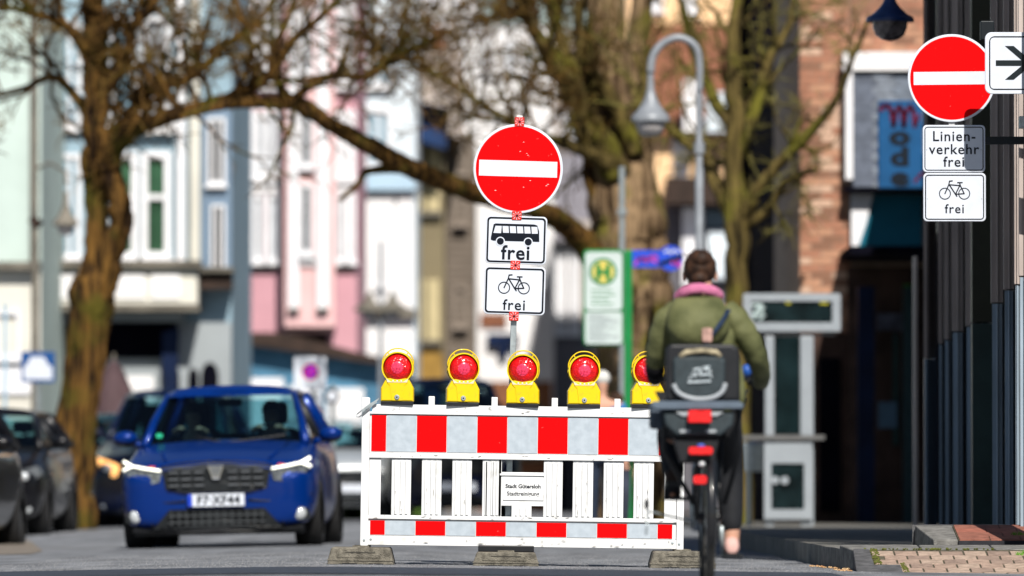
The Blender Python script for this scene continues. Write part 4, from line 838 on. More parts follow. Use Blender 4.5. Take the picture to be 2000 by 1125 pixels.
def person_seated(x, y, z, coat, hand, label, arm_up=False, parent_loc=(0, 0, 0)):
    r = empty('person', (x, y, z), label, 'person', world=True)
    V4 = [(x, y, z+.05, .15, .12), (x, y+.02, z+.25, .15, .11), (x, y+.03, z+.45, .17, .11), (x, y+.02, z+.56, .06, .06), (x, y, z+.62, .055), (x, y-.01, z+.70, .085, .095), (x, y-.01, z+.78, .08, .09)]
    E = [(0, 1), (1, 2), (2, 3), (3, 4), (4, 5), (5, 6)]
    V4 += [(x-.09, y-.25, z+.05, .09), (x-.1, y-.5, z+.03, .07), (x+.09, y-.25, z+.05, .09), (x+.1, y-.5, z+.03, .07)]; E += [(0, 7), (7, 8), (0, 9), (9, 10)]
    skinobj('body', V4, E, m_skin, r)
    skinobj('jacket', [(x, y, z+.05, .17, .14), (x, y+.02, z+.25, .17, .13), (x, y+.03, z+.46, .18, .12), (x, y+.03, z+.52, .08, .08), (x-.2, y, z+.45, .07), (x-.24, y-.2, z+.34, .055), (x-.14, y-.56, z+.54, .04), (x+.2, y, z+.45, .07), (x+.24, y-.2, z+.34, .055), (x+.14, y-.56, z+.54, .04)],
            [(0, 1), (1, 2), (2, 3), (2, 4), (4, 5), (5, 6), (2, 7), (7, 8), (8, 9)], coat, r)
    for s_ in (-1, 1):
        hx, hy, hz = x+s_*.13, y-.64, z+.56
        vv = [(hx+s_*.03, hy+.05, hz-.02, .036, .034), (hx-s_*.03, hy-.06, hz+.02, .050, .035)]; ee = [(0, 1)]
        for k in range(4):
            b_ = len(vv); vv += [(hx-s_*(.02+.014*k), hy-.10, hz+.03, .013), (hx-s_*(.03+.014*k), hy-.125, hz+.015, .011)]; ee += [(1, b_), (b_, b_+1)]
        b_ = len(vv); vv += [(hx-s_*.06, hy-.05, hz+.045, .010)]; ee += [(1, b_)]
        skinobj('hand', vv, ee, hand, r, 1)
    mb = MB(); mb.ell((x, y+.015, z+.75), (.095, .105, .095)); mb.build('hair', m_hair, r, smooth=True)
    mb = MB(); mb.ell((x, y-.105, z+.70), (.014, .02, .022), 8, 6); mb.build('nose', m_skin, r, smooth=True)
    return r
def car(name, label, loc, yaw, paint, W=1.85, H=1.49, Lg=4.1, detail=2, drl=True, roll=0, cat='car', hood=1.0, glass=None):
    r = empty(name, (0, 0, 0), label, cat, world=False)
    hw = W/2; zb = 1.0*hood
    def sec(y, w_, z0, top, side=None, tub=None):
        sb = side if side is not None else z0
        zt = tub if tub is not None else top
        return (y, [(0, z0+.0), (w_*.62, z0), (w_*.86, sb if side is not None else z0+.01), (w_*.975, sb+.06), (w_, max(.48, sb+.08)), (w_*.992, max(.70, sb+.1)), (w_*.955, top-.09), (w_*.87, top-.02), (w_*.74, zt if tub is None else top-.01), (w_*.70, zt+.005 if tub is None else tub), (w_*.38, (zt+.03) if tub is None else tub), (0, (zt+.042) if tub is None else tub)])
    zh = .80*hood
    secs = [sec(.00, hw*.70, .27, zh-.10), sec(.025, hw*.82, .23, zh-.06), sec(.07, hw*.90, .20, zh-.03), sec(.15, hw*.955, .19, zh), sec(.30, hw*.985, .19, zh+.035), sec(.44, hw*.995, .19, zh+.065, .30), sec(.52, hw, .2, zh+.085, .50), sec(.66, hw, .2, zh+.11, .62), sec(.82, hw, .2, zh+.14, .66), sec(.98, hw, .2, zb-.04, .62), sec(1.12, hw, .19, zb-.015, .50), sec(1.2, hw, .18, zb, .30),
            sec(1.26, hw, .17, zb, None, .5), sec(2.2, hw*1.0, .17, zb+.02, None, .5), sec(3.0, hw*.99, .17, zb+.03, .20, .5), sec(3.08, hw*.99, .2, zb+.03, .5, .5), sec(3.2, hw*.985, .2, zb+.04, .62, .7), sec(3.38, hw*.98, .2, zb+.04, .66, .7), sec(3.55, hw*.97, .2, zb+.04, .6), sec(3.66, hw*.965, .2, zb+.04, .3), sec(3.95, hw*.92, .22, zb+.0), sec(Lg-.04, hw*.86, .28, zb-.1), sec(Lg, hw*.8, .32, zb-.14)]
    loft(secs).build('body', paint, r, smooth=True, sub=1)
    # greenhouse: roof, pillars
    xb_, xr = hw*.785, hw*.64; yb, yr, ye = 1.16, 1.86, 3.75; zr_ = H
    mb = MB(); rows = []
    for j in range(-2, 9):
        t = max(0, j)/8; dn = [.0, .045, .10][max(0, -j)]; y = yr+t*(ye-yr-.1)+min(0, j)*.09; wr = xr*(1-.02*abs(t-.4)); crown = .045*math.sin(math.pi*min(1, .18+t*.82)); rows.append([(wr*math.sin(R(a)), y-(.05*math.cos(R(a)) if j <= 0 else 0), zr_-dn*math.cos(R(a))**.4-.10+.10*math.cos(R(a))**.5) for a in (-89, -72, -55, -38, -19, 0, 19, 38, 55, 72, 89)])
    mb.v = [(x, y, z-(.05 if 0 < j < 0 else 0)) for j, rw in enumerate(rows) for x, y, z in rw]
    mb.f = [(j*11+i, j*11+i+1, (j+1)*11+i+1, (j+1)*11+i) for j in range(10) for i in range(10)]
    mb.build('roof', paint, r, smooth=True)
    for s_ in (-1, 1):
        mb = MB(); mb.tube([(s_*(xb_+.03), yb-.08, zb-.03), (s_*(xb_*.93+.02), yb+.25, zb+.20), (s_*xr*1.01, yr, zr_-.095), (s_*xr*1.0, yr+.6, zr_-.07)], [.045, .038, .032, .03], 8); mb.build('pillar', paint, r, smooth=True)
        mb = MB(); mb.tube([(s_*hw*.84, 2.45, zb), (s_*xr*.99, 2.45, zr_-.09)], [.05, .035], 8); mb.build('pillar', m_blk, r, smooth=True)
        mb = MB(); mb.tube([(s_*hw*.84, 3.62, zb), (s_*xr*.95, 3.4, zr_-.10)], [.10, .08], 8); mb.build('pillar', paint, r, smooth=True)
        mb = MB(); a, b, c, d = (s_*hw*.86, 1.3, zb-.0), (s_*hw*.855, 3.55, zb+.02), (s_*xr*.985, 3.3, zr_-.10), (s_*xr*1.0, 1.95, zr_-.10)
        mb.add([a, b, c, d, tuple(V(a)*.985), tuple(V(b)*.985)], [(0, 1, 2, 3)]); mb.build('side_window', glass or g_wind, r)
        mb = MB(); mb.box((s_*hw*.80-.06, 1.2, zb-.03), (s_*hw*.80+.06, 3.6, zb+.015)); mb.build('window_sill_strip', m_blk, r)
    mb = MB(); n = 8
    vs = []
    for j in range(5):
        t = j/4; z = (zb-.005)*(1-t)+(zr_-.085)*t
        for i in range(n+1):
            u = -1+2*i/n; vs.append((u*(xb_*(1-t)+xr*.97*t), yb-.10*(1-u*u)*(1-t*.5)+t*(yr-yb)-.12*t, z+.025*(1-u*u)*t))
    mb.v = vs; mb.f = [(j*(n+1)+i, j*(n+1)+i+1, (j+1)*(n+1)+i+1, (j+1)*(n+1)+i) for j in range(4) for i in range(n)]
    mb.build('windscreen', glass or g_wind, r, smooth=True)
    mb = MB(); mb.add([(-xb_*.9, 3.85, zb+.03), (xb_*.9, 3.85, zb+.03), (xr*.9, 3.6, zr_-.12), (-xr*.9, 3.6, zr_-.12)], [(0, 1, 2, 3)]); mb.build('rear_window', glass or g_wind, r)
    # interior
    mb = MB(); mb.box((-hw*.8, 1.22, .55), (hw*.8, 1.75, zb-.06)); mb.box((-hw*.82, 3.4, .5), (hw*.82, 3.6, zb-.02)); mb.build('dashboard', m_int, r)
    for s_ in (-1, 1):
        mb = MB(); mb.prism(rrect(s_*.37-.24, .5, s_*.37+.24, 1.13, .1), 2.42, 2.58); mb.prism(rrect(s_*.37-.12, 1.16, s_*.37+.12, 1.34*H/1.49, .06), 2.44, 2.56); mb.build('seat', m_int, r)
    mb = MB(); mb.prism(rrect(-.6, .5, .6, 1.1, .1), 3.1, 3.3); mb.build('rear_seat', m_int, r)
    mb = MB(); st = [(.37+.18*math.cos(R(a)), 1.86+.06*math.sin(R(a)), 1.0+.17*math.sin(R(a))) for a in range(0, 361, 20)]; mb.tube(st, .016, 6); mb.build('steering_wheel', m_blk, r)
    mb = MB(); mb.prism(rrect(-.11, zr_-.2, .11, zr_-.13, .02), 1.78, 1.81); mb.build('rear_view_mirror', m_blk, r)
    # wheels
    for wy in (.82, 3.38):
        for s_ in (-1, 1):
            mb = MB(); prof = [(.20, -.12), (.29, -.125), (.315, -.105), (.325, -.07), (.325, .07), (.315, .105), (.29, .125), (.20, .12)]; mb.lathe(prof, (s_*(hw-.13), wy, .32), 28, 'x'); wl = mb.build('wheel', m_tyre, r, auto=40)
            mb = MB(); mb.lathe([(0, .06), (.05, .075), (.19, .085), (.21, .09), (.21, .0), (0, .0)] if s_ > 0 else [(0, -.06), (.05, -.075), (.19, -.085), (.21, -.09), (.21, 0), (0, 0)], (s_*(hw-.13), wy, .32), 24, 'x'); mb.build('rim', m_rim, wl, auto=40)
        mb = MB(); mb.box((-hw+.2, wy-.3, .22), (hw-.2, wy+.3, .3)); mb.build('axle_cover', m_blk, r)
    # mirrors
    for s_ in (-1, 1):
        mb = MB(); mb.ell((s_*(hw+.045), 1.42, zb+.055), (.115, .07, .070), 16, 10); mb.tube([(s_*hw*.86, 1.45, zb-.02), (s_*(hw-.02), 1.44, zb+.01)], .03, 8); mi = mb.build('mirror', paint, r, smooth=True)
        mb = MB(); mb.ell((s_*(hw+.045), 1.43, zb+.025), (.11, .068, .050), 14, 8); mb.build('mirror_shell', m_blk, mi, smooth=True)
    # front face
    yf = lambda x: -.012+.30*(abs(x)/hw)**3.2*.62
    def fpatch(name, pts, m, out=.012, parent=None, dep=.03):
        mb = MB(); n = len(pts)
        c0 = (sum(p[0] for p in pts)/n, sum(p[1] for p in pts)/n)
        mb.add([(x, yf(x)-out, z) for x, z in pts]+[(x, yf(x)+dep, z) for x, z in pts]+[(c0[0], yf(c0[0])-out, c0[1])], [(i, i+n, (i+1) % n+n, (i+1) % n) for i in range(n)]+[(i, (i+1) % n, 2*n) for i in range(n)])
        return mb.build(name, m, parent or r)
    def dens(pts, k=6):
        o = []
        for a, b in zip(pts, pts[1:]+pts[:1]): o += [(a[0]+(b[0]-a[0])*t/k, a[1]+(b[1]-a[1])*t/k) for t in range(k)]
        return o
    hs = hood
    if detail >= 2:
        gt = fpatch('grille', dens([(-.50, .73), (-.47, .56), (-.30, .525), (.30, .525), (.47, .56), (.50, .73), (.0, .78)]), m_grl, .02)
        for z in (.712, .650, .590):
            for s_ in (-1, 1):
                segs = 4
                for q in range(3):
                    xa = .11+q*.118; mb = MB(); mb.prism(rrect(min(s_*xa, s_*(xa+.095)), z-.012, max(s_*xa, s_*(xa+.095)), z+.012, .011, 2), yf(xa)-.05, yf(xa)); mb.build('grille_bar', m_bars, gt)
        mb = MB(); mb.ring([(-.52, .755), (0, .80), (.52, .755)], [(-.515, .742), (0, .786), (.515, .742)], -.034); mb.build('chrome_strip', m_bars, gt)
        em = MB(); em.prism([(-.082, .775), (-.036, .645), (.036, .645), (.082, .775)][::-1][::-1], -.075, -.02, .008); e_ = em.build('emblem', m_chrome, gt)
        em = MB(); em.flat([(-.060, .762), (-.024, .660), (-.004, .660), (-.004, .700), (.004, .700), (.004, .660), (.024, .660), (.060, .762)], -.077); em.build('emblem_recess', mat('emblem_grey', (.25, .26, .27), .3, .7), e_)
        fpatch('lower_grille', dens([(-.60, .19), (-.44, .37), (.44, .37), (.60, .19)]), m_grl, .018)
        for z in (.25, .31):
            mb = MB(); mb.box((-.45, -.045, z-.006), (.45, -.02, z+.006)); mb.build('lower_grille_bar', m_lbar, r)
        for q in range(13):
            xx = -.42+q*.07; mb = MB(); mb.box((xx-.005, -.042, .21), (xx+.005, -.02, .35)); mb.build('lower_grille_bar', m_lbar, r)
        mb = MB(); mb.box((-.26, -.085, .395), (.26, -.05, .51)); np_ = mb.build('number_plate', m_plate, r)
        mb = MB(); mb.box((-.262, -.088, .397), (-.222, -.086, .508)); mb.build('plate_band', mat('plate_blue', (.01, .05, .5), .4, 0, 0), np_)
        text('F7·XF44', .112, m_black, np_, .02, -.088, .414, bold=.0035, space=1.06)
        for s_ in (-1, 1):
            hl = fpatch('headlight', [(s_*x, z) for x, z in dens([(.50, .735), (.53, .625), (.66, .60), (.80, .655), (.875, .755), (.84, .80)][::s_])], m_hl, .028)
            mb = MB(); pts = [(.515, .732), (.66, .755), (.80, .785)]
            mb.tube([(s_*a, yf(a)-.045, b) for a, b in pts], .011, 8); mb.tube([(s_*.79, yf(.79)-.045, .783), (s_*.865, yf(.865)-.035, .825)], .015, 8); mb.tube([(s_*.79, yf(.79)-.045, .783), (s_*.87, yf(.87)-.035, .745)], .015, 8); mb.build('light_strip', m_led, hl, smooth=True)
            mb = MB(); mb.ell((s_*.60, yf(.6)-.03, .765), (.04, .012, .012), 10, 6); mb.build('indicator', mat('indicator_red', (.6, .05, .02), .3, 0, 0), hl, smooth=True)
            mb = MB(); mb.prism([(s_*x, z) for x, z in ([(.62, .24), (.66, .37), (.84, .36), (.86, .26)][::s_])], yf(.75)-.012, yf(.75)+.06); fg = mb.build('fog_recess', m_grl, r)
            mb = MB(); mb.lathe([(0, -.022), (.045, -.016), (.060, .0), (.066, .012), (.066, .03)], (s_*.755, yf(.75)-.03, .315), 20, 'y'); mb.build('fog_lamp', m_fog, fg, auto=40)
        fpatch('bumper_lip', dens([(-.80, .17), (-.78, .205), (.78, .205), (.80, .17), (0, .15)]), m_blk, .02)
        mb = MB(); mb.box((-hw*.84, .12, .13), (hw*.84, .5, .24)); mb.build('under_tray', m_blk, r)
        for s_ in (-1, 1):
            for nm_, pp in (('bumper_gap', [(.29, .45), (.45, .435), (.62, .445), (.80, .475), (.88, .49)]), ('bonnet_gap', [(.0, .812), (.3, .80), (.52, .765)]), ('bumper_gap', [(.60, .20), (.66, .40), (.86, .385)])):
                mb = MB(); mb.tube([(s_*a, yf(a)-(.002 if nm_ == 'bumper_gap' else .002), b) for a, b in catmull(pp, 3)], .008, 6); mb.build(nm_, m_blk, r, smooth=True)
        for s_ in (-1, 1):   # wipers
            mb = MB(); mb.tube([(s_*.02-.3*0, .98, zb-.01), (s_*.30+.12, 1.02, zb+.03), (s_*.42+.15, 1.06, zb+.05)], .010, 6); mb.build('wiper', m_blk, r)
            mb = MB(); mb.tube([(s_*.48, yf(.48)+.15, zh+.035), (s_*.56, .6, zh+.115), (s_*.60, 1.0, zb-.02)], .012, 6); mb.build('hood_crease', paint, r, smooth=True)
        mb = MB(); mb.prism(rrect(-.66, zb+.05, -.60, zb+.09, .012), 1.20, 1.205); mb.build('windscreen_sticker', mat('green_sticker', (.02, .45, .25), .5, 0, .2, 40), r)
    else:
        fpatch('grille', dens([(-.44, .70*hs), (-.42, .50*hs), (.42, .50*hs), (.44, .70*hs)]), m_grl, .018)
        mb = MB(); mb.box((-.26, -.06, .40), (.26, -.04, .51)); mb.build('number_plate', m_plate, r)
        fpatch('lower_grille', dens([(-.5, .22), (-.42, .34), (.42, .34), (.5, .22)]), m_grl, .018)
        for s_ in (-1, 1):
            hl = fpatch('headlight', [(s_*x, z*hs) for x, z in dens([(.50, .68), (.55, .57), (.72, .56), (.86, .70), (.80, .78), (.60, .72)][::s_])], m_amber if (drl == 'amber') else m_hl, .028)
            mb = MB(); mb.ell((s_*.66, yf(.66)-.03, .66*hs), (.06, .02, .05), 12, 8); mb.build('lamp_bulb', m_fog, hl, smooth=True)
            mb = MB(); mb.ell((s_*.7, yf(.7)-.02, .30), (.05, .02, .04), 12, 8); mb.build('fog_lamp', m_fog, r, smooth=True)
    r.location = loc; r.rotation_euler = (0, roll, yaw)
    return r
paint_b = mat('cobalt_metallic_paint', (.0, .022, .165), .30, .2, .06, 3, coat=.35, spec=.15); paint_n = mat('dark_navy_paint', (.003, .007, .03), .3, .0, .05, 3, coat=.5, spec=.2); paint_k = mat('black_car_paint', (.005, .005, .007), .3, .0, .05, 3, coat=.45, spec=.2); paint_w = mat('pale_silver_paint', (.55, .58, .60), .3, .2, .05, 3, coat=1)
Yc = 71.0; xc = fx(426, Yc)
zc = gz(xc, Yc)
car('blue_car', 'bright blue hatchback facing the camera with lit strip headlights and a white number plate', (xc, Yc, zc-.012), R(-2.6), paint_b, H=1.54, roll=-R(1.3))
# people inside the blue car
pz = zc-.01
person_seated(xc+.42, Yc+2.3, pz+.56, mat('grey_blue_jacket', (.04, .08, .12), .8), m_skin, 'driver in a dark jacket in the blue hatchback, hands on the steering wheel')
person_seated(xc-.32, Yc+2.2, pz+.54, mat('navy_jacket', (.012, .016, .04), .8), m_skin, 'front passenger of the blue hatchback in dark clothing with hands held forward')
mp = fx(312, 97)
car('dark_people_carrier', 'dark navy people carrier with an amber-glowing headlight half hidden behind the blue hatchback', (mp, 97, gz(mp, 97)-.04), R(-3), paint_n, W=1.85, H=1.80, detail=1, drl='amber', hood=1.18)
mp = fx(-72, 84)
car('dark_parked_car', 'dark parked hatchback at the far left between the black car and the leaning tree', (mp, 84, gz(mp, 84)), R(-3), paint_k, W=1.75, H=1.44, detail=1, hood=1.0)
mp = fx(-228, 73)
car('black_parked_car', 'black car cut off by the left edge, only its flank and front wheel visible', (mp, 73, gz(mp, 73)), R(-4), paint_k, W=1.78, H=1.5, detail=1)
mp = fx(700, 108)
car('silver_parked_car', 'pale silver parked car half hidden behind the left end of the barrier', (mp, 108, gz(mp, 108)), R(10), paint_w, W=1.7, H=1.45, detail=1)
mp = fx(890, 100)
car('navy_parked_car', 'dark navy parked car seen through the slots of the barrier', (mp, 100, gz(mp, 100)), R(4), paint_n, W=1.8, H=1.9, detail=1, hood=1.25)
mp = fx(175, 100)
car('teal_parked_car', 'dark teal parked car in the gap left of the people carrier', (mp, 100, gz(mp, 100)), R(-8), mat('dark_teal_paint', (.004, .035, .05), .25, .2, .05, coat=1), W=1.75, H=1.5, detail=1)

# ================================================================== BARRIER
Yb_ = 51.0; kb = Yb_/F
th = math.atan2(8.5, 600.)      # the board dips to the right with the road
bo = P(703, 1066, Yb_)
def bx(px): return (px-703)*kb
def bz(py): return (1066-py)*kb
BROT = Matrix.Translation(bo) @ Matrix.Rotation(th, 4, 'Y')
def place(o, M_=BROT): o.matrix_world = M_ @ o.matrix_world
bar = empty('traffic_barrier', (0, 0, 0), 'white plastic road barrier with red and grey bands and a city name plate', 'barrier', world=False)
D_ = .045
fr = MB()
bxx = lambda a, z0, b, z1, y0=0., y1=D_, bev=.006: fr.prism(rrect(bx(a), bz(z0), bx(b), bz(z1), min(bev, .4*abs(bz(z0)-bz(z1)), .4*abs(bx(b)-bx(a))), 3), y0, y1, .003)
def part(name, rects, m, y0=0., y1=D_, bev=.006, ch=.003, kind=None):
    mb = MB()
    for a, t, b, u in rects:   # px left, py top, px right, py bottom
        w_, h_ = abs(bx(b)-bx(a)), abs(bz(u)-bz(t)); mb.prism(rrect(bx(a), bz(u), bx(b), bz(t), min(bev, w_*.4, h_*.4), 3), y0, y1, min(ch, w_*.2, h_*.2))
    return mb.build(name, m, bar, kind=kind)
part('top_rail', [(723, 789, 1316, 806)], m_white, -.006, D_+.006); part('top_lip', [(719, 803.5, 1318, 808)], m_white, -.012, D_+.01, .003, .002)
part('band_backing', [(719, 808.2, 1318, 884)], m_white, .004, D_-.006)
part('middle_rail', [(706, 884.2, 1324, 894)], m_white, -.014, D_+.012, .004); part('lower_rail', [(708, 1005, 1326, 1013)], m_white, -.012, D_+.01, .004)
part('lower_band_backing', [(717, 1013.2, 1320, 1046)], m_white, .004, D_-.006); part('bottom_rail', [(712, 1046.2, 1328, 1064)], m_white, -.008, D_+.006)
part('end_post', [(703.5, 776, 718.8, 1066)], m_white, -.016, D_+.014, .008); part('end_post', [(1320.5, 776, 1334.5, 1066)], m_white, -.016, D_+.014, .008)
part('end_post_foot', [(706, 1066, 715, 1079)], m_white, .004, .03); part('end_post_foot', [(1321, 1066, 1331, 1080)], m_white, .004, .03)
for px in (839, 962, 1079.5, 1202): part('peg', [(px-6, 772, px+6, 789.5)], m_white, .004, .036, .004)
# stripes, upper and lower band
def stripes(t, u, y):
    x = 722; i = 0
    while x < 1312:
        w_ = 29.5 if i == 0 or x > 1280 else 59.1
        red = i % 2 == 0; a, b = x+.5, min(x+w_-.5, 1313)
        mb = MB(); mb.box((bx(a), y, bz(u)), (bx(b), y+.0045, bz(t))); mb.build('red_stripe' if red else 'grey_stripe', m_red if red else m_refl, bar)
        x += w_; i += 1
stripes(810, 881, -.0005); stripes(1016, 1043.5, -.0005)
# pickets and slots
sl_ = [(742, 763), (801, 822), (860.5, 881.5), (919.5, 940.5)]; sr = [(1097, 1117), (1156.5, 1177), (1216, 1236), (1275, 1296)]
edges = [719]+[v for s_ in sl_ for v in s_]+[978]
for a, b in zip(edges[::2], edges[1::2]):
    if b-a > 30 and b-a < 45:
        part('picket', [(a, 894, b, 1005)], m_white, .002, D_-.004, .006)
        for q in (a+7, (a+b)/2-1, b-10): part('picket_rib', [(q-1, 898, q+4, 1003)], m_white, -.009, .003, .003, .002)
    else: part('picket', [(a, 894, b, 1005)], m_white, .002, D_-.004, .004)
part('picket_rib', [(945, 898, 950, 1003)], m_white, -.009, .003, .003, .002); part('picket_rib', [(960, 898, 965, 1003)], m_white, -.009, .003, .003, .002)
edges = [1060]+[v for s_ in sr for v in s_]+[1320]
for a, b in zip(edges[::2], edges[1::2]):
    part('picket', [(a, 894, b, 1005)], m_white, .002, D_-.004, .006)
    for q in ((a+7, (a+b)/2-1, b-10) if b-a > 28 else ()): part('picket_rib', [(q-1, 898, q+4, 1003)], m_white, -.009, .003, .003, .002)
part('name_panel', [(978, 918, 1060, 984)], m_white, .002, D_-.004, .003); part('name_panel_post', [(998, 984, 1037, 1005)], m_white, .002, D_-.004, .003); part('name_panel_post', [(971.5, 894, 977.8, 1005)], m_white, .002, D_-.004, .002)
for q in (1006, 1015, 1026): part('picket_rib', [(q-1, 986, q+3, 1003)], m_white, -.006, .003, .003, .002)
part('panel_ridge', [(974, 921, 1061, 925)], m_white, -.008, .003, .003, .002)
npl = part('name_plate', [(981, 931, 1060, 973)], m_white, -.005, .003, .004, .002)
text('Stadt Gütersloh', .0365, m_black, npl, bx(1020), -.0056, bz(949), bold=.0012); text('Stadtreinigung', .0375, m_black, npl, bx(1020), -.0056, bz(963.5), bold=.0008)
for px, py in ((711, 1055), (711, 1071), (724, 1053), (1326, 1054), (1326, 1072), (1313, 1052)):
    mb = MB(); mb.lathe([(0, -.004), (.008, -.003), (.010, .002)], (bx(px), -.017 if px < 720 or px > 1320 else -.008, bz(py)), 10, 'y'); mb.build('rivet', m_galv, bar)
# galvanised hook on the upper left corner
hk = MB(); a, b = (696, 812), (737, 778)
d = V((bx(b[0])-bx(a[0]), 0, bz(b[1])-bz(a[1]))); L_ = d.length; d /= L_; nn = V((-d.z, 0, d.x))*.012
A0 = V((bx(a[0]), -.03, bz(a[1])))
for s_ in (-1, 1): hk.tube([A0+nn*s_, A0+d*L_*.5+nn*s_*.9, A0+d*L_+nn*.1], .004, 6)
hk.tube([A0+nn, A0-d*.012, A0-nn], .004, 6); hk.build('fastening_hook', m_galv, bar, smooth=True)
hk = MB(); pl_ = [(705, 806), (716, 797), (727, 790), (733, 786), (730, 782), (720, 787), (708, 796), (702, 802)]
hk.prism([(bx(x), bz(y)) for x, y in pl_], -.034, -.028); hk.build('hook_plate', m_galv, bar)
hk = MB(); hk.tube([(bx(712), -.04, bz(797)), (bx(712), 0, bz(797))], .007, 10); hk.build('hook_bolt', m_galv, bar)
mb = MB(); rq = random.Random(8)
for i in range(70):
    a0 = rq.choice([(1055, 1061), (1047, 1062), (792, 803), (886, 892), (1006, 1011)]); x = rq.uniform(712, 1322); y = rq.uniform(*a0); l = rq.uniform(1.5, 7); h = rq.uniform(.35, 1.1); an = rq.uniform(-.3, .3)
    mb.flat([(bx(x-l), bz(y+an*l)), (bx(x), bz(y+h)), (bx(x+l), bz(y-an*l)), (bx(x+l*.3), bz(y-h))], -.0165)
for i in range(26):
    x = rq.choice([768, 783, 830, 845, 890, 905, 1070, 1088, 1125, 1145, 1185, 1205, 1245, 1262])+rq.uniform(-3, 3); y = rq.uniform(930, 1000); l = rq.uniform(4, 14)
    mb.flat([(bx(x-.5), bz(y)), (bx(x+.3), bz(y+l)), (bx(x+1.0), bz(y))], -.0100)
mb.build('scuff_marks', mat('scuff_grey', (.36, .35, .33), .8, 0, .3, 40), bar, kind='stuff')
place(bar)
# rubber feet
def foot(cx, ytop, ybot, label, w0=.218, w1=.195, tall=.0):
    r = empty('rubber_foot', (0, 0, 0), label, 'barrier foot', 'rubber feet under the barrier', world=False)
    h = (ybot-ytop)*kb; mb = MB()
    prof = [(-w0, .0), (-w0*.985, h*.28), (-w1, h*.92), (-w1+.01, h), (w1-.01, h), (w1, h*.92), (w0*.985, h*.28), (w0, 0)]
    mb.prism(prof[::-1], -.40, .40, .006)
    mb.build('block', m_rub, r, bev=.004)
    mb = MB(); mb.prism(rrect(-w0*.72, h*.42, w0*.62, h*.86, .004, 2), -.404, -.395); mb.build('raised_panel', m_rub, r)
    mb = MB(); mb.box((-w0*.45, -.408, h*.70), (w0*.45, -.403, h*.75)); mb.build('groove_bar', mat('worn_rubber', (.07, .065, .055), .8, 0, .3, 30), r)
    mb = MB(); mb.box((-w0*1.0, -.405, h*.24), (w0*1.0, -.398, h*.33)); mb.build('ledge', m_rub, r)
    for q in (-.55, .25): mb = MB(); mb.box((w0*q, -.402, .0), (w0*(q+.45), -.38, h*.10)); mb.build('grip_recess', m_blk, r)
    for q in (-.3, .3):
        mb = MB(); mb.prism(rrect(-w0*.25, h, w0*.25, h+.012, .003, 2), q-.04, q+.04); mb.build('handle_lug', m_rub, r)
    if tall:
        mb = MB(); mb.box((-.185, -.1, h), (.185, .3, h+tall)); mb.build('upper_block', m_blk, r, bev=.006)
    p = P(cx, ybot, Yb_-.02); r.location = (p.x, Yb_+.02, gz(p.x, Yb_)-.004); r.rotation_euler = (0, R(.7), 0)
    return r
foot(706, 1067, 1101, 'weathered rubber foot block under the left end of the barrier'); foot(988, 1076, 1104, 'rubber foot block under the middle of the barrier holding the sign pole', tall=.043); foot(1331, 1074, 1108, 'rubber foot block under the right end of the barrier beside the bicycle')

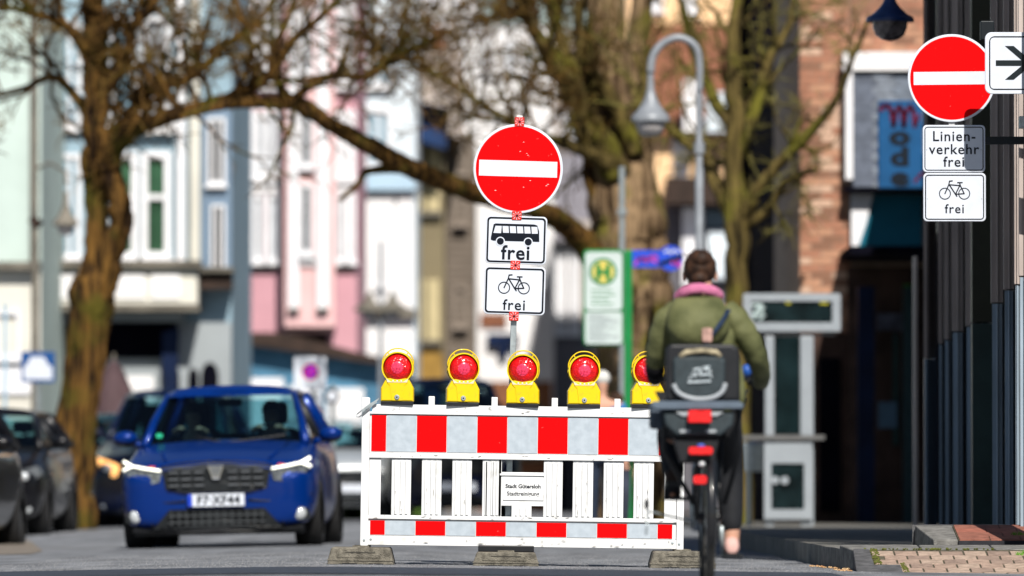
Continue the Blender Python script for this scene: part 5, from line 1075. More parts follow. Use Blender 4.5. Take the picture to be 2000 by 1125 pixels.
# warning lamps
def warn_lamp():
    r = empty('warning_lamp', (0, 0, 0), None, 'warning lamp', 'red warning lamps on the barrier', world=False)
    k = kb; z0 = 0.; cz = 73*k     # lens centre above the base
    mb = MB(); mb.prism([(-32*k, 7*k), (-32*k, 33*k), (-25*k, 46*k), (-22*k, 52*k), (22*k, 52*k), (25*k, 46*k), (32*k, 33*k), (32*k, 7*k)][::-1], -.045, .045, .008); mb.build('housing', m_yel, r, bev=.003)
    mb = MB(); mb.box((-31.5*k, -.04, 0), (31.5*k, .04, 6.9*k)); mb.build('base', m_blk, r, bev=.002)
    mb = MB(); mb.prism([(-14*k, 38*k), (-10*k, 9*k), (10*k, 9*k), (14*k, 38*k), (20*k, 44*k), (-20*k, 44*k)][::-1], -.0495, -.044); mb.build('housing_ridge', m_yel, r)
    mb = MB(); mb.ring(circ(0, cz, 31*k, 40), circ(0, cz, 28.4*k, 40), -.05, -.01); mb.ring(circ(0, cz, 31*k, 40), circ(0, cz, 28.4*k, 40), .05); mb.build('lens_rim', m_yel, r, auto=40)
    mb = MB(); mb.lathe([(0, -.066), (10*k, -.063), (20*k, -.054), (26*k, -.038), (28.5*k, -.012), (28.5*k, .02), (0, .04)], (0, 0, cz), 40, 'y'); mb.build('lens', m_lens, r, smooth=True)
    mb = MB(); mb.lathe([(0, -.068), (10*k, -.0655), (12*k, -.062)], (0, 0, cz), 20, 'y'); mb.build('lens_core', m_hot, r, smooth=True)
    hp = [(-30*k, cz+4*k), (-30*k, cz+14*k), (-24*k, cz+26*k), (-13*k, cz+35*k), (0, cz+37.5*k), (13*k, cz+35*k), (24*k, cz+26*k), (30*k, cz+14*k), (30*k, cz+4*k)]
    c = catmull(hp, 5); mb = MB(); mb.tube([(x, .0, z) for x, z in c], .0042, 8); mb.build('handle', m_yel, r, smooth=True)
    for s_ in (-1, 1): mb = MB(); mb.tube([(s_*17*k, .0, cz+25*k), (s_*20*k, 0, cz+30.5*k)], .004, 6); mb.build('handle_stay', m_yel, r)
    mb = MB(); mb.prism([(-22*k, 52*k), (-19*k, 44*k), (19*k, 44*k), (22*k, 52*k), (12*k, 45.5*k), (-12*k, 45.5*k)][::-1], -.052, -.04); mb.build('pale_collar', mat('pale_collar', (.8, .68, .45), .3, 0, 0), r)
    for q in (-8, 0, 8): mb = MB(); mb.lathe([(0, -.002), (1.6*k, 0)], (q*k, -.0535, 47*k), 8, 'y'); mb.build('rivet', m_white, r)
    mb = MB(); mb.lathe([(0, -.008), (3.5*k, -.008), (5*k, -.004), (5.5*k, .004)], (0, -.05, 15*k), 14, 'y'); bt = mb.build('bolt', m_galv, r, auto=30)
    mb = MB(); mb.lathe([(0, -.001), (1.8*k, 0)], (0, -.0585, 15*k), 6, 'y'); mb.build('bolt_socket', m_black, bt)
    return r
wl0 = warn_lamp()
labs = ['red warning lamp at the left end of the barrier, before the narrow white house', 'red warning lamp second from the left end, above the first full red stripe', 'red warning lamp in the middle of the barrier, right below the sign pole', 'red warning lamp fourth from the left, in front of the bus stop area', 'red warning lamp partly hidden behind the cyclist']
for i, (px, py) in enumerate(((776, 791), (903, 793), (1021, 795.5), (1140, 797), (1264, 797))):
    o = wl0 if i == 0 else copy_tree(wl0)
    o['label'] = labs[i]; o.location = P(px, py, Yb_+.01)+V((0, 0.01, -.0005)); o.rotation_euler = (R(.3*(i % 3-1)), R([.8, 1.3, .9, .5, .9][i]), R([-3, 6, -5, 4, 8][i]))

# ================================================================== TEMPORARY SIGNS
def rounded_plate(root, name, w_, h_, r_, cz, y=0., border=.012, inset=.009, cx=0., m=None):
    mb = MB(); mb.prism(rrect(cx-w_/2, cz-h_/2, cx+w_/2, cz+h_/2, r_, 6), y, y+.012, .003); o = mb.build(name, m or m_plate, root)
    a = rrect(cx-w_/2+inset, cz-h_/2+inset, cx+w_/2-inset, cz+h_/2-inset, r_*.85, 6); b = rrect(cx-w_/2+inset+border, cz-h_/2+inset+border, cx+w_/2-inset-border, cz+h_/2-inset-border, r_*.55, 6)
    mb = MB(); mb.ring(a, b, y-.0012); mb.build('border', m_black, o)
    return o
def no_entry(root, cz, y=0., r_=.3, bar_w=.52, bar_h=.105, tilt=0.):
    mb = MB(); mb.prism(circ(0, cz, r_, 64), y, y+.014, .003); o = mb.build('disc', m_plate, root)
    mb = MB(); mb.flat(circ(0, cz, r_-.0165, 64), y-.0012); mb.build('red_field', m_red, o)
    c, s_ = math.cos(tilt), math.sin(tilt); pts = [(-bar_w/2, -bar_h/2), (bar_w/2, -bar_h/2), (bar_w/2, bar_h/2), (-bar_w/2, bar_h/2)]
    mb = MB(); mb.flat([(c*a-s_*b, cz+s_*a+c*b) for a, b in pts], y-.0024); mb.build('bar', m_plate, o)
    return o
def bike_icon(parent, cx, cz, k, y, lw=.0085):
    """bicycle pictogram, facing left; k = metres per unit, wheels of radius 1 at x = -1.65 and 1.65"""
    mb = MB(); T = lambda a, b: (cx+a*k, cz+b*k)
    for s_ in (-1, 1): mb.ring(circ(cx+s_*1.62*k, cz, k, 30), circ(cx+s_*1.62*k, cz, k-lw*.8, 30), y)
    for q in ([(-1.62, 0), (-.95, 1.55), (-.85, 2.1), (-.35, 2.15)], [(-.85, 1.45), (.15, -.1), (.95, 1.5)], [(-.9, 1.5), (.95, 1.35)], [(.15, -.1), (1.62, 0), (.95, 1.4), (.85, 1.8)], [(.5, 1.85), (1.3, 1.85)], [(.15, -.1), (.4, -.45)]):
        ribbon(mb, [T(*p) for p in q], lw, y-.0001*len(q))
    return mb.build('bicycle_symbol', m_black, parent)
SP = P(990, 1085, Yb_); top = P(1015, 225, Yb_); tilt = math.atan2(top.x-SP.x, top.z-SP.z)
SP.y = Yb_+.10; Lp = (top.z-SP.z)/math.cos(tilt)
ts = empty('temporary_sign', (0, 0, 0), 'temporary no entry sign with bus and bicycle plates on a leaning steel pole', 'traffic sign', world=False)
mb = MB(); mb.box((-.02, .0, 0), (.02, .04, Lp)); mb.build('pole', m_galv, ts, bev=.004)
sz = lambda py: (1085-py)*kb
dsc = no_entry(ts, sz(328), -.03, r_=.2985)
c1 = rounded_plate(ts, 'bus_plate', .408, .320, .028, sz(468), -.03)
c2 = rounded_plate(ts, 'bicycle_plate', .408, .320, .028, sz(567), -.03)
# bus pictogram
def bus_icon(parent, cx, cz, y):
    k = .0032; T = lambda a, b: (cx+a*k, cz+b*k)
    mb = MB(); mb.flat([T(*p) for p in ((-51, -7), (-50, -2), (-46, 20), (-42, 22), (38, 22), (45, 20), (49, 8), (50, -14), (-46, -14), (-51, -12))][::-1], y); b_ = mb.build('bus_symbol', m_black, parent)
    mb = MB()
    for q in ([(-46, 2), (-42, 17), (-29, 17), (-30, 2)],): mb.flat([T(*p) for p in q][::-1], y-.0006)
    for i in range(5):
        a = -26+i*15; mb.flat([T(*p) for p in ((a, 3.0-i*.1), (a-1.5, 17), (a+11, 17), (a+12.5, 3))][::-1], y-.0006)
    for wx in (-31, 27): mb.flat(circ(cx+wx*k, cz-15*k, 9.5*k, 24), y-.0006)
    mb.build('bus_windows', m_plate, b_)
    mb = MB()
    for wx in (-31, 27): mb.flat(circ(cx+wx*k, cz-15*k, 7.3*k, 24), y-.0012)
    mb.build('bus_wheels', m_black, b_)
bus_icon(c1, -.005, sz(457), -.0318)
text('frei', .132, m_black, c1, 0, -.0316, sz(468)-.128, bold=.0026, space=1.08)
bike_icon(c2, -.005, sz(567)+.018, .0405, -.0318)
text('frei', .10, m_black, c2, 0, -.0316, sz(567)-.128, bold=.0012, space=1.12)
m_wrap = mat('red_wrap', (.62, .03, .02), .3, 0, .25, 60, coat=.5)
for j, py in enumerate((236, 420, 517, 617)):
    mb = MB(); mb.prism(rrect(-.032, sz(py)-.030, .032, sz(py)+.030, .004, 2), -.036, .045, .002); cl = mb.build('clamp', m_wrap, ts)
    mb = MB(); rr_ = random.Random(j)
    for q in range(9):
        a = q*.7+j; r1, r2 = .008, .030
        mb.flat([(r1*math.cos(a), sz(py)+r1*math.sin(a)), (r2*math.cos(a+.12), sz(py)+.9*r2*math.sin(a+.12)), (r2*math.cos(a+.28), sz(py)+.9*r2*math.sin(a+.28))][::1], -.0368)
    mb.build('clamp_print', m_plate, cl)
    mb = MB(); mb.lathe([(0, -.006), (.006, -.004), (.007, .002)], (.002, -.038, sz(py)), 8, 'y'); mb.build('clamp_bolt', m_black, cl)
mb = MB(); mb.box((-.019, .001, Lp), (.019, .039, Lp+.004)); mb.build('pole_cap', m_white, ts)
rs_ = random.Random(4)
mb = MB()
for q in range(9):
    a = rs_.uniform(0, 6.28); r1 = rs_.uniform(.1, .25); l = rs_.uniform(.003, .01); mb.flat([(r1*math.cos(a)-l, sz(328)+r1*math.sin(a)-.001), (r1*math.cos(a)+l, sz(328)+r1*math.sin(a)), (r1*math.cos(a), sz(328)+r1*math.sin(a)+.003)], -.0336)
mb.build('scratches', m_white, dsc)
ts.matrix_world = Matrix.Translation(SP) @ Matrix.Rotation(tilt, 4, 'Y')
dsc.rotation_euler = (0, 0, 0)

# ================================================================== PERMANENT SIGNS, right
Yr = 52.2; kr = Yr/F
cxr = (1860-1000)*kr
rs = empty('road_sign', (cxr, Yr, .1), 'permanent no entry sign with line traffic and bicycle plates at the right edge', 'traffic sign', world=False)
rs.location = (cxr, Yr, 0)
rz = lambda py: CH+(HY-py)*kr
no_entry(rs, rz(152), 0., r_=.3, bar_w=.52, bar_h=.088, tilt=R(.6))
q1 = rounded_plate(rs, 'line_traffic_plate', .425, .322, .028, rz(290), 0., border=.0065, inset=.0115, cx=(1864-1860)*kr)
q2 = rounded_plate(rs, 'bicycle_plate', .425, .330, .028, rz(385), 0., border=.0075, inset=.0115, cx=(1865-1860)*kr)
for s_, py, dx in (('Linien-', 275, .0), ('verkehr', 300.5, .0), ('frei', 325, .0)): text(s_, .098, m_black, q1, (1864-1860)*kr+dx, -.0016, rz(py), bold=.0010, space=1.1)
for dx in (-.185, .185): mb = MB(); mb.lathe([(0, -.002), (.004, 0)], ((4)*kr+dx, -.001, rz(292)), 8, 'y'); mb.build('rivet', m_galv, q1)
for dx in (-.185, .185): mb = MB(); mb.lathe([(0, -.002), (.004, 0)], ((5)*kr+dx, -.001, rz(388)), 8, 'y'); mb.build('rivet', m_galv, q2)
bike_icon(q2, 5*kr, rz(378), .0405, -.0018, .0078)
text('frei', .088, m_black, q2, 5*kr, -.0016, rz(416), bold=.0008, space=1.12)
m_drk = mat('dark_steel', (.008, .012, .016), .45, .2, .1, 10)
mb = MB(); mb.box(((1925-1860)*kr-.30, .02, rz(281)), ((2060-1860)*kr, .07, rz(266))); mb.build('bracket', m_drk, rs)
mb = MB(); mb.box(((1925-1860)*kr-.30, .02, rz(130)), ((2060-1860)*kr, .06, rz(120))); mb.build('bracket', m_drk, rs)
mb = MB(); mb.box((-.02, .016, rz(430)), (.02, .05, rz(70))); mb.build('rear_rail', m_alu, rs)
mb = MB(); mb.tube([((2060-1860)*kr, .05, .05), ((2060-1860)*kr, .05, rz(30))], .038, 14); mb.build('pole', m_drk, rs)
mb = MB(); mb.box(((1992-1860)*kr, -.0, rz(250)), ((2060-1860)*kr, .09, rz(226))); mb.build('bracket_clamp', m_galv, rs, bev=.004)
Ya_ = Yr-.545; ka = Ya_/F; cxa = (2003-1000)*ka
ar = empty('direction_plate', (cxa, Ya_, 0), 'white plate with a black arrow pointing right, cut off by the right edge', 'traffic sign', world=False); ar.location = (cxa, Ya_, 0)
az = lambda py: CH+(HY-py)*ka
pl2 = rounded_plate(ar, 'plate', 156*ka, 121*ka, .045, az(122.5), 0., border=.0085, inset=.027)
mb = MB(); T = lambda a, b: ((a-2003)*ka, az(b))
mb.flat([T(1946, 117), T(1946, 128), T(2010, 128), T(2010, 117)], -.0020)
mb.flat([T(1964, 89), T(2003, 122.5), T(2020, 122.5), T(1981, 89)], -.0024); mb.flat([T(1964, 155), T(1981, 155), T(2020, 122.5), T(2003, 122.5)], -.0024)
mb.build('arrow', mat('arrow_black', (.006, .012, .016), .4, 0, 0), pl2)
mb = MB(); mb.tube([((2062-2003)*ka, .05, .05), ((2062-2003)*ka, .05, az(20))], .035, 14); mb.build('pole', m_galv, ar)
mb = MB(); mb.box((-.1, .014, az(100)), ((2062-2003)*ka, .05, az(94))); mb.build('bracket', m_drk, ar)
mb = MB(); mb.box((-.1, .014, az(150)), ((2062-2003)*ka, .05, az(144))); mb.build('bracket', m_drk, ar)
mb = MB(); mb.box(((1918-1860)*kr, .10, rz(75)), ((1945-1860)*kr, .2, rz(38))); mb.build('rear_box', m_drk, rs, bev=.006)
# ================================================================== CYCLIST
Yk = 40.0; kk = Yk/F
cx = lambda px: (px-1000)*kk
czz = lambda py: CH+(HY-py)*kk
X0 = cx(1386)
bk = empty('bicycle', (X0, Yk, 0), 'black bicycle with a grey child seat and red rear lights under the cyclist', 'bicycle')
m_dusty = mat('dusty_tyre', (.07, .066, .06), .9, 0, .4, 14)
def wheel(y, nm='wheel'):
    mb = MB()
    n = 48; pts = [(X0, y+.335*math.cos(2*math.pi*i/n), .35+.335*math.sin(2*math.pi*i/n)) for i in range(n+1)]
    mb.tube(pts, .024, 10, False); w_ = mb.build(nm, m_dusty, bk, smooth=True)
    mb = MB(); pts = [(X0, y+.305*math.cos(2*math.pi*i/n), .35+.305*math.sin(2*math.pi*i/n)) for i in range(n+1)]; mb.tube(pts, .012, 6, False); mb.build('rim', m_rim, w_, smooth=True)
    mb = MB()
    for i in range(28):
        a = 2*math.pi*i/28; s_ = 1 if i % 2 else -1; mb.tube([(X0+s_*.025, y, .35), (X0, y+.30*math.cos(a), .35+.30*math.sin(a))], .0012, 4, False)
    mb.build('spokes', m_galv, w_, kind='stuff')
    mb = MB(); mb.tube([(X0-.05, y, .35), (X0+.05, y, .35)], .022, 10); mb.build('hub', m_blk, w_)
wheel(Yk+.05); wheel(Yk+1.15)
m_frame = mat('black_bike_frame', (.012, .012, .014), .3, .1, .05, 5, coat=.6); m_sgrey = mat('seat_grey_fabric', (.028, .040, .047), .6, 0, .15, 25); m_slite = mat('seat_grey_edge', (.34, .37, .40), .4, 0, .06, 10); m_glow = mat('rear_light_red', (.75, .01, .015), .25, 0, .2, 50, coat=.8)
yb0 = Yk+.05
def tb(name, pts, r, m=m_frame, n=10): mb = MB(); mb.tube(pts, r, n); return mb.build(name, m, bk, smooth=True)
bbk = (X0, Yk+.50, .30); seatp = (X0, Yk+.30, .93)
tb('frame', [bbk, seatp], .018); tb('frame', [bbk, (X0, Yk+.92, .82)], .024); tb('frame', [(X0, Yk+.36, .75), (X0, Yk+.94, .88)], .018); tb('fork', [(X0, Yk+.90, .98), (X0, Yk+.98, .68)], .02)
for s_ in (-1, 1):
    tb('chain_stay', [bbk, (X0+s_*.055, yb0+.12, .33), (X0+s_*.06, yb0, .35)], .010); tb('seat_stay', [(X0, Yk+.34, .80), (X0+s_*.05, yb0+.1, .58), (X0+s_*.065, yb0, .35)], .009); tb('fork', [(X0, Yk+.98, .72), (X0+s_*.05, Yk+1.04, .6), (X0+s_*.055, Yk+1.15, .35)], .012)
    tb('rack', [(X0+s_*.06, yb0-.02, .36), (X0+s_*.062, yb0-.05, .74), (X0+s_*.06, yb0+.28, .76)], .007, m_blk)
n = 20; tb('mudguard', [(X0, yb0+.385*math.cos(R(a)), .35+.385*math.sin(R(a))) for a in range(30, 205, 9)], .03)
mb = MB(); mb.prism(rrect(X0-.09, .925, X0+.09, .985, .03), Yk+.12, Yk+.40, .01); mb.build('saddle', m_blk, bk, bev=.01)
tb('handlebar', [(X0-.27, Yk+.70, 1.06), (X0-.22, Yk+.80, 1.08), (X0-.06, Yk+.88, 1.10), (X0+.06, Yk+.88, 1.10), (X0+.22, Yk+.80, 1.08), (cx(1478), Yk+.70, czz(722))], .013)
tb('stem', [(X0, Yk+.91, .95), (X0, Yk+.88, 1.1)], .02)
mb = MB(); mb.ell((cx(1466), Yk+.66, czz(720)), (.030, .03, .034), 12, 8); mb.build('bell', mat('blue_bell', (.02, .09, .38), .3, 0, .1, 10, coat=.5), bk, smooth=True)
# cranks: left pedal up, right pedal down
tb('crank', [(X0-.075, Yk+.50, .30), (X0-.085, Yk+.44, .45)], .012, m_galv); tb('crank', [(X0+.075, Yk+.50, .30), (X0+.085, Yk+.56, .145)], .012, m_galv)
mb = MB(); mb.lathe([(.02, -.004), (.09, -.004), (.092, .004), (.02, .004)], (X0+.05, Yk+.50, .30), 28, 'x'); mb.build('chainring', m_galv, bk)
mb = MB(); mb.tube([(X0+.05, Yk+.50, .392), (X0+.05, yb0, .392)], .005, 5); mb.tube([(X0+.05, Yk+.50, .208), (X0+.05, yb0, .308)], .005, 5); mb.build('chain', m_blk, bk)
mb = MB(); mb.box((X0-.19, Yk+.38, .435), (X0-.095, Yk+.48, .455)); mb.build('pedal', m_blk, bk); mb = MB(); mb.box((X0+.095, Yk+.51, .13), (X0+.19, Yk+.61, .15)); mb.build('pedal', m_blk, bk)
tb('kickstand', [(X0-.06, yb0+.2, .32), (cx(1266), yb0+.05, .38), (cx(1262), yb0-.02, .26)], .006, m_galv, 6)
mb = MB(); mb.ell((cx(1263), yb0-.02, czz(985)), (.012, .012, .03), 8, 6); mb.build('kickstand_foot', m_blk, bk, smooth=True)
# lights
for nm, a, b, c, d, y in (('rear_light', 1341, 803, 1386, 827, -.33), ('reflector', 1342, 874, 1389, 889, -.30), ('reflector', 1351, 929, 1377, 946, -.34)):
    mb = MB(); mb.prism(rrect(cx(a), czz(d), cx(b+0 if 0 else c), czz(b), .008 if nm == 'rear_light' else .014, 4), Yk+y-.02, Yk+y+.02, .004); mb.build(nm, m_glow, bk)
mb = MB(); mb.ell((cx(1366), Yk-.31, czz(871)), (.022, .012, .010), 10, 6); mb.build('reflector_badge', mat('blue_badge', (.05, .10, .45), .3), bk, smooth=True)
mb = MB(); mb.ell((cx(1368), Yk-.30, czz(907)), (.018, .012, .014), 10, 6); mb.build('rack_lamp', m_fog, bk, smooth=True)
# child seat
y0 = Yk-.26
mb = MB(); mb.prism([(cx(a), czz(b)) for a, b in ((1298, 698), (1299, 682), (1306, 674), (1430, 674), (1440, 682), (1443, 700), (1443, 785), (1298, 785))][::-1], y0, y0+.10, .012); st = mb.build('child_seat', m_blk, bk, bev=.01)
mb = MB(); mb.prism([(cx(a), czz(b)) for a, b in ((1312, 705), (1318, 698), (1408, 698), (1414, 706), (1413, 755), (1400, 772), (1365, 781), (1330, 774), (1313, 758))][::-1], y0-.03, y0-.001, .010); mb.build('seat_back_panel', m_sgrey, st, bev=.006)
arc = catmull([(1313, 752), (1322, 768), (1342, 778), (1366, 781), (1392, 777), (1408, 766), (1414, 750)], 4)
mb = MB(); mb.tube([(cx(a), y0-.032, czz(b)) for a, b in arc], .0125, 8); mb.build('seat_edge', m_slite, st, smooth=True)
mb = MB(); mb.tube([(cx(a), y0-.02, czz(b)) for a, b in ((1326, 699), (1338, 690), (1368, 687), (1396, 690), (1404, 699))], .014, 8); mb.build('cushion_edge', mat('beige_cushion', (.35, .30, .20), .8, 0, .4, 20), st, smooth=True)
mb = MB()
for q in ([(1344, 742), (1352, 730), (1362, 734), (1368, 722), (1384, 724), (1386, 738)], [(1342, 748), (1384, 746)], [(1352, 724), (1382, 718)], [(1346, 736), (1386, 732)]): ribbon(mb, [(cx(a), czz(b)) for a, b in q], .011, y0-.0405)
mb.build('seat_logo', mat('pale_print', (.42, .48, .52), .5, 0, .3, 60), st)
mb = MB(); mb.prism([(cx(a), czz(b)) for a, b in ((1268, 792), (1275, 785), (1440, 785), (1450, 792), (1446, 800), (1278, 802))][::-1], y0-.05, y0+.10, .006); mb.build('seat_rail', mat('rail_grey', (.10, .13, .17), .4, 0, .1, 10), st)
mb = MB(); mb.prism([(cx(a), czz(b)) for a, b in ((1292, 804), (1432, 804), (1428, 832), (1405, 852), (1320, 852), (1298, 832))][::-1], y0-.02, y0+.12, .01); mb.build('seat_base', m_sgrey, st, bev=.008)
mb = MB(); mb.prism([(cx(a), czz(b)) for a, b in ((1318, 806), (1410, 806), (1398, 815), (1330, 815))][::-1], y0-.035, y0-.019, .004); mb.build('seat_base_rim', m_slite, st)
mb = MB(); mb.prism([(cx(a), czz(b)) for a, b in ((1312, 854), (1404, 854), (1392, 905), (1326, 905))][::-1], y0+.02, y0+.16, .01); mb.build('seat_carrier', m_blk, st)
for px in (1335, 1386): mb = MB(); mb.prism(rrect(cx(px-10), czz(846), cx(px+10), czz(840), .004, 2), y0-.026, y0-.018); mb.build('seat_vent', m_slite, st)
mb = MB(); mb.prism(rrect(cx(1269), czz(838), cx(1296), czz(786), .02, 4), Yk-.1, Yk+.2, .01); mb.build('side_bag', mat('slate_bag', (.06, .08, .11), .6, 0, .2, 20), bk, bev=.008)
for xa, xb in ((1300, 1296), (1440, 1446)):
    tb('seat_strut', [(cx(xa), Yk-.2, czz(800)), (cx(xb), Yk-.05, czz(880)), (X0+(.08 if xa > 1380 else -.08), yb0+.02, .42)], .014, m_blk)
# ---- the rider
m_coat = mat('olive_puffer_fabric', (.075, .085, .030), .7, 0, .2, 5, bump=1.0, bscale=9, c2=(.17, .175, .075), lo=.3, hi=.7); m_trs = mat('black_trousers', (.010, .011, .014), .8, 0, .2, 12); m_pinkf = mat('pink_fleece', (.56, .17, .31), .9, 0, .15, 30, bump=.4, bscale=90)
m_shoe_p = mat('pale_pink_shoe', (.62, .38, .34), .6, 0, .12, 20); m_shoe_d = mat('brown_suede_shoe', (.035, .018, .012), .7, 0, .4, 20); m_lining = mat('hood_shade_fabric', (.10, .11, .05), .7, 0, .1, 9)
xr_ = cx(1374)
pr = empty('person', (xr_, Yk+.15, 0), 'cyclist seen from behind in an olive hooded coat with a pink collar', 'person')
B_ = [(xr_, Yk+.24, .98, .15, .12), (xr_, Yk+.24, 1.12, .14, .11), (xr_-.005, Yk+.27, 1.30, .15, .11), (xr_, Yk+.29, 1.44, .09, .09), (cx(1372), Yk+.31, 1.52, .055, .055), (cx(1370), Yk+.33, 1.60, .075, .085), (cx(1369), Yk+.33, 1.68, .070, .080),
      (cx(1312), Yk+.29, 1.40, .06), (cx(1282), Yk+.38, 1.21, .045), (cx(1284), Yk+.62, 1.09, .033), (cx(1288), Yk+.68, 1.08, .035, .025),
      (cx(1438), Yk+.29, 1.40, .06), (cx(1486), Yk+.36, 1.20, .045), (cx(1496), Yk+.60, 1.07, .033), (cx(1488), Yk+.68, 1.06, .035, .025),
      (cx(1345), Yk+.28, .93, .10), (cx(1312), Yk+.66, .80, .065), (cx(1322), Yk+.42, .56, .045), (cx(1318), Yk+.40, .50, .04), (cx(1316), Yk+.50, .475, .035),
      (cx(1412), Yk+.30, .93, .10), (cx(1432), Yk+.60, .62, .065), (cx(1436), Yk+.52, .28, .042), (cx(1434), Yk+.51, .20, .04), (cx(1434), Yk+.62, .17, .035)]
E_ = [(0, 1), (1, 2), (2, 3), (3, 4), (4, 5), (5, 6), (3, 7), (7, 8), (8, 9), (9, 10), (3, 11), (11, 12), (12, 13), (13, 14), (0, 15), (15, 16), (16, 17), (17, 18), (18, 19), (0, 20), (20, 21), (21, 22), (22, 23), (23, 24)]
skinobj('body', B_, E_, m_skin, pr)
# coat: torso and sleeves with quilted rolls
tz = [.92, 1.0, 1.09, 1.18, 1.27, 1.36, 1.43]; tw_ = [.165, .172, .168, .170, .180, .175, .13]
mb = MB(); rings = []
for i in range(31):
    t = i/30; z = .90+t*.575; j = min(5, int(t*6)); u = t*6-j; w_ = tw_[j]*(1-u)+tw_[j+1]*u; q = abs(math.sin(math.pi*t*6.3))**.45; w_ *= .955+.06*q
    if t > .93: w_ *= 1-.45*((t-.93)/.07)**2
    cy = Yk+.23+.06*t; cxm = xr_+.0
    ring = []
    for k in range(28):
        a = 2*math.pi*k/28; x = w_*math.copysign(abs(math.cos(a))**.8, math.cos(a)); y = w_*.72*math.copysign(abs(math.sin(a))**.85, math.sin(a)); f = 1+.02*mnoise.noise(V((x*9, z*9, a)))
        ring.append((cxm+x*f, cy+y*f, z))
    rings.append(ring)
mb.v = [p for r_ in rings for p in r_]; mb.f = [(j*28+i, j*28+(i+1) % 28, (j+1)*28+(i+1) % 28, (j+1)*28+i) for j in range(30) for i in range(28)]; mb.f.append(tuple(30*28+i for i in range(28)))
ct = mb.build('coat', m_coat, pr, smooth=True)
def sleeve(pts, rr_):
    c = catmull([tuple(p)+(r_,) for p, r_ in zip(pts, rr_)], 8); mb = MB()
    rad = [q[3]*(.93+.11*abs(math.sin(i*.62))**.5) for i, q in enumerate(c)]; mb.tube([q[:3] for q in c], rad, 16); mb.build('sleeve', m_coat, pr, smooth=True)
sleeve([(cx(1332), Yk+.28, 1.42), (cx(1308), Yk+.28, 1.365), (cx(1289), Yk+.33, 1.24), (cx(1282), Yk+.40, 1.155)], [.075, .080, .066, .054])
mb = MB(); mb.tube([(cx(1282), Yk+.37, 1.16), (cx(1282), Yk+.45, 1.12), (cx(1284), Yk+.62, 1.085)], [.052, .052, .046], 12); mb.build('cuff', mat('black_knit', (.008, .008, .010), .9, 0, .2, 30, spec=.1), pr, smooth=True)
sleeve([(cx(1416), Yk+.28, 1.42), (cx(1440), Yk+.26, 1.37), (cx(1464), Yk+.27, 1.28), (cx(1483), Yk+.33, 1.18), (cx(1493), Yk+.48, 1.10), (cx(1492), Yk+.60, 1.065)], [.075, .078, .066, .056, .048, .045])
mb = MB(); mb.tube([(cx(1430), Yk+.24, 1.24), (cx(1440), Yk+.20, 1.12), (cx(1445), Yk+.18, 1.0), (cx(1446), Yk+.18, .90)], [.035, .036, .036, .022], 12); mb.build('coat_tail', m_coat, pr, smooth=True)
# hood lying on the shoulders
mb = MB(); n = 26; rings = []
for i, (z, w_, y, d) in enumerate(((1.235, .03, .02, .02), (1.245, .11, .03, .06), (1.28, .155, .03, .09), (1.34, .175, .03, .11), (1.41, .165, .05, .12), (1.47, .135, .09, .12), (1.515, .10, .12, .10), (1.53, .08, .14, .07), (1.50, .06, .15, .05))):
    rings.append([(cx(1365)+w_*math.cos(2*math.pi*k/n), Yk+.13+y+d*math.sin(2*math.pi*k/n)-.0, z+.012*math.cos(4*math.pi*k/n)) for k in range(n)])
mb.v = [p for r_ in rings for p in r_]; mb.f = [(j*n+i, j*n+(i+1) % n, (j+1)*n+(i+1) % n, (j+1)*n+i) for j in range(len(rings)-1) for i in range(n)]; mb.f.append(tuple(i for i in range(n))[::-1])
mb.build('hood', m_coat, pr, smooth=True, sub=1)
sc_ = [(cx(1326), Yk+.22, 1.50), (cx(1340), Yk+.16, 1.53), (cx(1364), Yk+.14, 1.545), (cx(1390), Yk+.17, 1.535), (cx(1408), Yk+.24, 1.51), (cx(1400), Yk+.36, 1.50), (cx(1366), Yk+.42, 1.49), (cx(1332), Yk+.34, 1.49), (cx(1326), Yk+.22, 1.50)]
mb = MB(); c = catmull(sc_, 5); mb.tube(c, .022, 12, False, flat=1.25); mb.build('collar', m_pinkf, pr, smooth=True)
# hair with a low bun
mb = MB()
for c0, r_ in (((cx(1370), Yk+.315, 1.655), (.088, .100, .095)), ((cx(1368), Yk+.20, 1.60), (.045, .038, .036)), ((cx(1372), Yk+.26, 1.70), (.055, .06, .05))):
    b0 = len(mb.v); mb.ell(c0, r_, 28, 18)
    for i in range(b0, len(mb.v)):
        p = V(mb.v[i]); d = p-V(c0); mb.v[i] = tuple(V(c0)+d*(1+.07*mnoise.noise(p*38)+.05*mnoise.noise(V((p.x*90, p.y*90, p.z*12)))))
mb.build('hair', m_hair, pr, smooth=True)
mb = MB()
for i in range(70):
    a = rg.uniform(0, 6.28); b = rg.uniform(.2, 1.4); p = V((cx(1370)+.09*math.cos(a)*math.sin(b), Yk+.31+.09*math.sin(a)*math.sin(b), 1.655+.095*math.cos(b))); q = p+V((rg.gauss(0, .02), rg.gauss(0, .02), rg.gauss(0, .02))); mb.tube([p, (p+q)/2+V((0, 0, .006)), q], .0012, 3, False)
mb.build('stray_hair', m_hair, pr, kind='stuff')
for s_ in (-1, 1):
    mb = MB(); mb.ell((cx(1370)+s_*.083, Yk+.345, 1.615), (.012, .022, .032), 10, 8); mb.build('ear', m_skin, pr, smooth=True)
mb = MB(); mb.ell((cx(1370), Yk+.435, 1.61), (.015, .022, .025), 10, 8); mb.build('nose', m_skin, pr, smooth=True)
